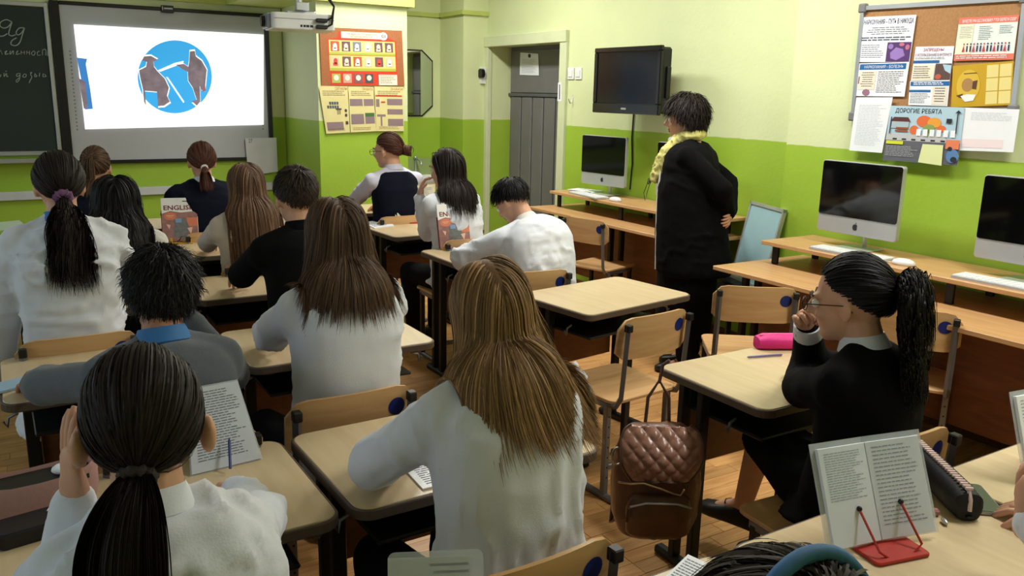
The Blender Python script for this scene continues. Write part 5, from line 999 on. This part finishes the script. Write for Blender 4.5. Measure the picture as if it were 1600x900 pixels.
q_ = [PZ(656,745,ZT+.004), PZ(700,722,ZT+.004), PZ(760,760,ZT+.004), PZ(690,790,ZT+.004)]; flat_note('notebook', 'open lined notebook under the arm of the fair-haired girl', [V3(.80,1.83,ZT+.004),V3(1.02,1.83,ZT+.004),V3(1.0,1.655,ZT+.004),V3(.79,1.655,ZT+.004)], mat('page_bright', (236,238,240), .4), 1, 14, .004, 5)
flat_note('notebook', 'mint green notebook under the elbow of the boy in grey', [PZ(318,533,ZT+.005),PZ(352,528,ZT+.005),PZ(374,534,ZT+.005),PZ(345,552,ZT+.005)], mat('note_mint', (170,200,180), .5), 1)
flat_note('notebook', 'pale blue notebook lying under the grey sleeve at the left edge', [PZ(-60,612,ZT+.008),PZ(60,582,ZT+.008),PZ(75,592,ZT+.008),PZ(-50,625,ZT+.008)], mat('note_blue', (150,180,205), .5), 1, th=.007)
flat_note('notebook', 'pale green notebook sheet at the left edge beside the scrunchie girl', [PZ(-30,350,ZT+.004),PZ(30,344,ZT+.004),PZ(40,352,ZT+.004),PZ(-20,364,ZT+.004)], mat('note_pale_green', (186,205,180), .5), 1)
flat_note('paper_sheet', 'white paper on the desk left of the open book stand', [PZ(568,348,ZT+.006),PZ(600,341,ZT+.006),PZ(616,352,ZT+.006),PZ(585,356,ZT+.006)], WHITE, None, 5, .008)
flat_note('notebook', 'white notebook under the hand of the bent-over writer', [V3(2.28,4.36,ZT+.004),V3(2.5,4.36,ZT+.004),V3(2.5,4.12,ZT+.004),V3(2.28,4.12,ZT+.004)], WHITE, 1, 14)
ps = Poster('notebook', 'printed white notebook at the bottom edge beside the plywood chair', 'notebook', OPENQ, WHITE, th=.014); ps.layer('text_lines', C(120,125,140), lambda q,m,h: lines(q,m,.08,.08,.92,.94,16,h,.3,21))
# pens
def pen(label, p0, p1, m, r=.004): p0, p1 = np.asarray(p0), np.asarray(p1); d = nrm(p1-p0); return solo('pen', MB().tube([V3(0,0,0), d*.008, d*np.linalg.norm(p1-p0)*.98, p1-p0], [.001,r,r,r*.6], 8), m, label, 'pen', p0, smooth=True)
pen('lilac pen lying on the desk with the pink pencil case', PZ(1167,558,ZT+.005), PZ(1222,554,ZT+.005), mat('pen_lilac', (110,100,150), .3))
s, S_, E_, W_, fd, *_ = BENT['arms'][1]; tip = W_+fd*.13+V3(0,0,-.03); pen('dark blue pen in the hand of the bent-over writer', V3(tip[0],tip[1],ZT+.006), W_+fd*.06+V3(-.01,-.03,.07), mat('pen_navy', (24,26,70), .3))
# pink pencil case
t = thing('pencil_case', 'bright pink pencil case on the desk of the girl in the black jacket', 'pencil case', (*PZ(1222,543,ZT)[:2],ZT), math.radians(-28))
part('body', MB().eloft([(V3(x,0,.026*s),V3(0,.045*s,0),V3(0,0,.026*s)) for x, s in ((-.105,.5),(-.1,.8),(-.07,1),(.07,1),(.1,.8),(.105,.5))], 20, p=3), mat('case_pink', (214,36,128), .6, bump=.1), t, True); part('zip', MB().tube([(-.09,0,.049),(-.05,0,.0525),(.05,0,.0525),(.09,0,.049)], .003, 6), mat('zip_pink', (236,120,180), .5), t, True)
# black pencil case with a pale zip and two charms, phone
a, c = PZ(1440,738,ZT), PZ(1515,815,ZT); L = np.linalg.norm(c-a)/2+.02; ang = math.atan2(c[1]-a[1], c[0]-a[0]); t = thing('pencil_case', 'black pencil case with a chunky pale pink zip beside the open notebook', 'pencil case', ((a[0]+c[0])/2+.01,(a[1]+c[1])/2+.02,ZT), ang)
part('body', MB().eloft([(V3(x*L,0,.034*s),V3(0,.036*s,0),V3(0,0,.034*s)) for x, s in ((-1,.7),(-.95,.92),(-.6,1),(.6,1),(.95,.92),(1,.7))], 22, p=2.8), mat('case_black', (16,16,22), .6, bump=.1), t, True)
zp = part('zip', MB().tube([(-L*.98,0,.055),(-L*.9,0,.068),(L*.9,0,.068),(L*.99,0,.05),(L*1.01,0,.025)], .005, 6), mat('zip_rose', (214,190,186), .5), t, True); tm = None
for i in range(22):
    me_ = MB().bbox((-.0032,-.009,-.003),(.0032,.009,.003), .001).mesh('tooth') if i == 0 else tm
    tm = me_; o = link('tooth', tm, mat('zip_rose', (214,190,186), .5), zp); o.location = (-L*.9+i*L*1.8/21,0,.0725)
part('pull_tab', MB().bbox((L*1.0,-.008,.01),(L*1.06,.008,.014)), M_black, t); part('charm', MB().bbox((L*.8,-.075,0),(L*.8+.016,-.055,.016), .004), mat('charm_rose', (170,120,120), .3), t); part('charm', MB().ell((L*1.12,-.06,.006),(.014,.006,.006)), M_alu, t, True)
t = thing('mobile_phone', 'dark glossy mobile phone lying right of the black pencil case', 'phone', (*PZ(1525,782,ZT)[:2],ZT), ang-.1); part('case', MB().slab(rrect(-.075,-.036,.075,.036,.01), 0, .009, .002), mat('phone_silver', (150,155,152), .25, .6), t); part('screen', MB().slab(rrect(-.072,-.033,.072,.033,.009), .009, .0098), mat('phone_screen', (40,56,48), .06, var=0), t)
# pencil case and phone-like black case on the near-left desk
t = thing('pencil_case', 'open dusty-pink pencil case at the left edge beside the raised hand', 'pencil case', (*PZ(60,790,ZT)[:2],ZT), math.radians(8)); M_dp = mat('case_dusty_pink', (176,136,132), .7, bump=.1)
n = 24; R_ = []
for z, k in ((0,.94),(.03,1.0),(.075,1.0),(.085,.97),(.075,.93),(.02,.9)): R_.append(np.array([(math.copysign(abs(math.cos(a))**.6,math.cos(a))*.125*k, math.copysign(abs(math.sin(a))**.6,math.sin(a))*.05*k, z+(.012*math.cos(2*a) if z > .06 else 0)) for a in np.linspace(0,2*math.pi,n,endpoint=False)]))
part('body', MB().loft(R_), M_dp, t, True); part('tissue', MB().ell((.06,0,.074),(.028,.022,.012)), WHITE, t, True); part('lining', MB().slab(rrect(-.112,-.043,.112,.043,.02), .055, .066), M_black, t); part('zip_pull', MB().ell((-.11,-.02,.092),(.008,.006,.006)), M_alu, t, True)
t = thing('glasses_case', 'dark hard case with pale lettering below the dusty-pink pencil case', 'case', (*PZ(62,832,ZT)[:2],ZT), math.radians(10)); part('body', MB().slab(rrect(-.085,-.04,.085,.04,.015), 0, .035, .006), mat('case_dark', (24,22,28), .35), t)
put_text(t, 'MUSIC', .018, WHITE, Matrix.Translation((.045,.01,.0356)) @ Matrix.Rotation(-.5,4,'Z'))
# ---- quilted backpack hanging from the desk
M_bp = mat('leather_brown', (104,70,54), .35, var=.12, vs=14, bump=.12, bs=90, spec=.5); M_bq = mat('leather_rose_brown', (150,108,92), .3, var=.08, vs=14, bump=.06, bs=120, spec=.55); M_strap = mat('leather_dark', (84,56,42), .4)
bx_, by_ = 1.80, 1.96; bz_ = .205
t = thing('backpack', 'brown leather backpack with a quilted flap hanging from the desk', 'backpack', (bx_,by_,bz_), math.radians(-32)); g = .0
def ring(z, a, d, cy=0, n=28, p=2.8): th = np.linspace(0,2*math.pi,n,endpoint=False); c_, s_ = np.cos(th), np.sin(th); return np.stack([np.sign(c_)*np.abs(c_)**(2/p)*a, cy+np.sign(s_)*np.abs(s_)**(2/p)*d, np.full(n,z)],1)
me = remesh(MB().loft([ring(0,.09,.05), ring(.015,.12,.075), ring(.08,.145,.085), ring(.2,.15,.085), ring(.3,.14,.075), ring(.36,.12,.06), ring(.39,.09,.04)]), .009, 3); wrinkle(me, .005, (9,9,7), 2); part('main_body', me, M_bp, t)
me = remesh(MB().loft([ring(.03,.08,.02,-.085), ring(.05,.105,.035,-.085), ring(.12,.11,.04,-.085), ring(.17,.1,.03,-.082), ring(.185,.08,.015,-.08)]), .008, 3); wrinkle(me, .003, (12,12,9), 3); part('front_pocket', me, M_bp, t); part('pocket_zip', MB().tube([(-.1,-.12,.155),(-.05,-.127,.172),(.05,-.127,.172),(.1,-.12,.155)], .004, 6), M_alu, t, True); part('zip_tassel', MB().taper((-.105,-.125,.15),.005,(-.108,-.127,.11),.007), M_strap, t, True)
# flap: diamond-quilted dome
NU, NV = 64, 52; Vv = []; F_ = []
for j in range(NV+1):
    v = j/NV
    for i in range(NU+1):
        u = -1+2*i/NU; wd = .135*(1-.32*max(0,v-.55)**1.4/.45**1.4*(1 if v > .55 else 0))*(.72+.28*min(1,v/.25)**.5)
        x = u*wd; z = .40-.155*v-.018*u*u*v; y = -.03-.085*math.sin(min(1,v*1.25)*math.pi/2)*(1-.35*u*u)
        a = (x*1.0+z)*66; c = (x-z)*66; qv = abs(math.sin(a))*abs(math.sin(c)); y -= .011*qv**.45*(1-abs(u)**8); z += .004*qv*(1 if v < .2 else 0); Vv.append((x,y,z))
for j in range(NV):
    for i in range(NU): k = j*(NU+1)+i; F_.append((k,k+NU+1,k+NU+2,k+1))
me = MB().add(Vv, F_).mesh('flap', True); o = part('flap', me, M_bq, t, label='quilted rose-brown flap'); md = o.modifiers.new('thickness','SOLIDIFY'); md.thickness = .006
rim = [Vv[j*(NU+1)] for j in range(NV+1)]+[Vv[NV*(NU+1)+i] for i in range(NU+1)]+[Vv[j*(NU+1)+NU] for j in range(NV,-1,-1)]; part('flap_piping', MB().tube(rim[::2], .005, 6), M_strap, o, True)
part('metal_trim', MB().tube([(-.14,-.1,.232),(-.10,-.118,.235),(-.06,-.122,.24),(.0,-.124,.222),(.04,-.122,.205),(.06,-.12,.2),(.072,-.118,.222)], .0035, 6), mat('trim_gold', (205,175,150), .25, .9), t, True)
part('side_ring', MB().tube([(-.14+.018*math.cos(a),-.05,.3+.03*math.sin(a)) for a in np.linspace(0,2*math.pi,16)], .003, 6), M_alu, t, True)
part('handle_loop', MB().tube([(-.04,.04,.38),(-.035,.045,.47),(.0,.05,.53),(.035,.045,.47),(.04,.04,.38)], .006, 7), M_strap, t, True)
for s in (-1,1): part('shoulder_strap', MB().tube([(s*.06,.07,.36),(s*.1,.12,.25),(s*.12,.13,.08),(s*.13,.1,-.02),(s*.11,.06,.02)], .008, 7), M_strap, t, True)
# the leg of the desk's bag hook carries it: strap up to the desk
part('hanging_strap', MB().tube([(0,.05,.52),(.01,.06,.58),(.03,.05,.6)], .006, 7), M_strap, t, True)
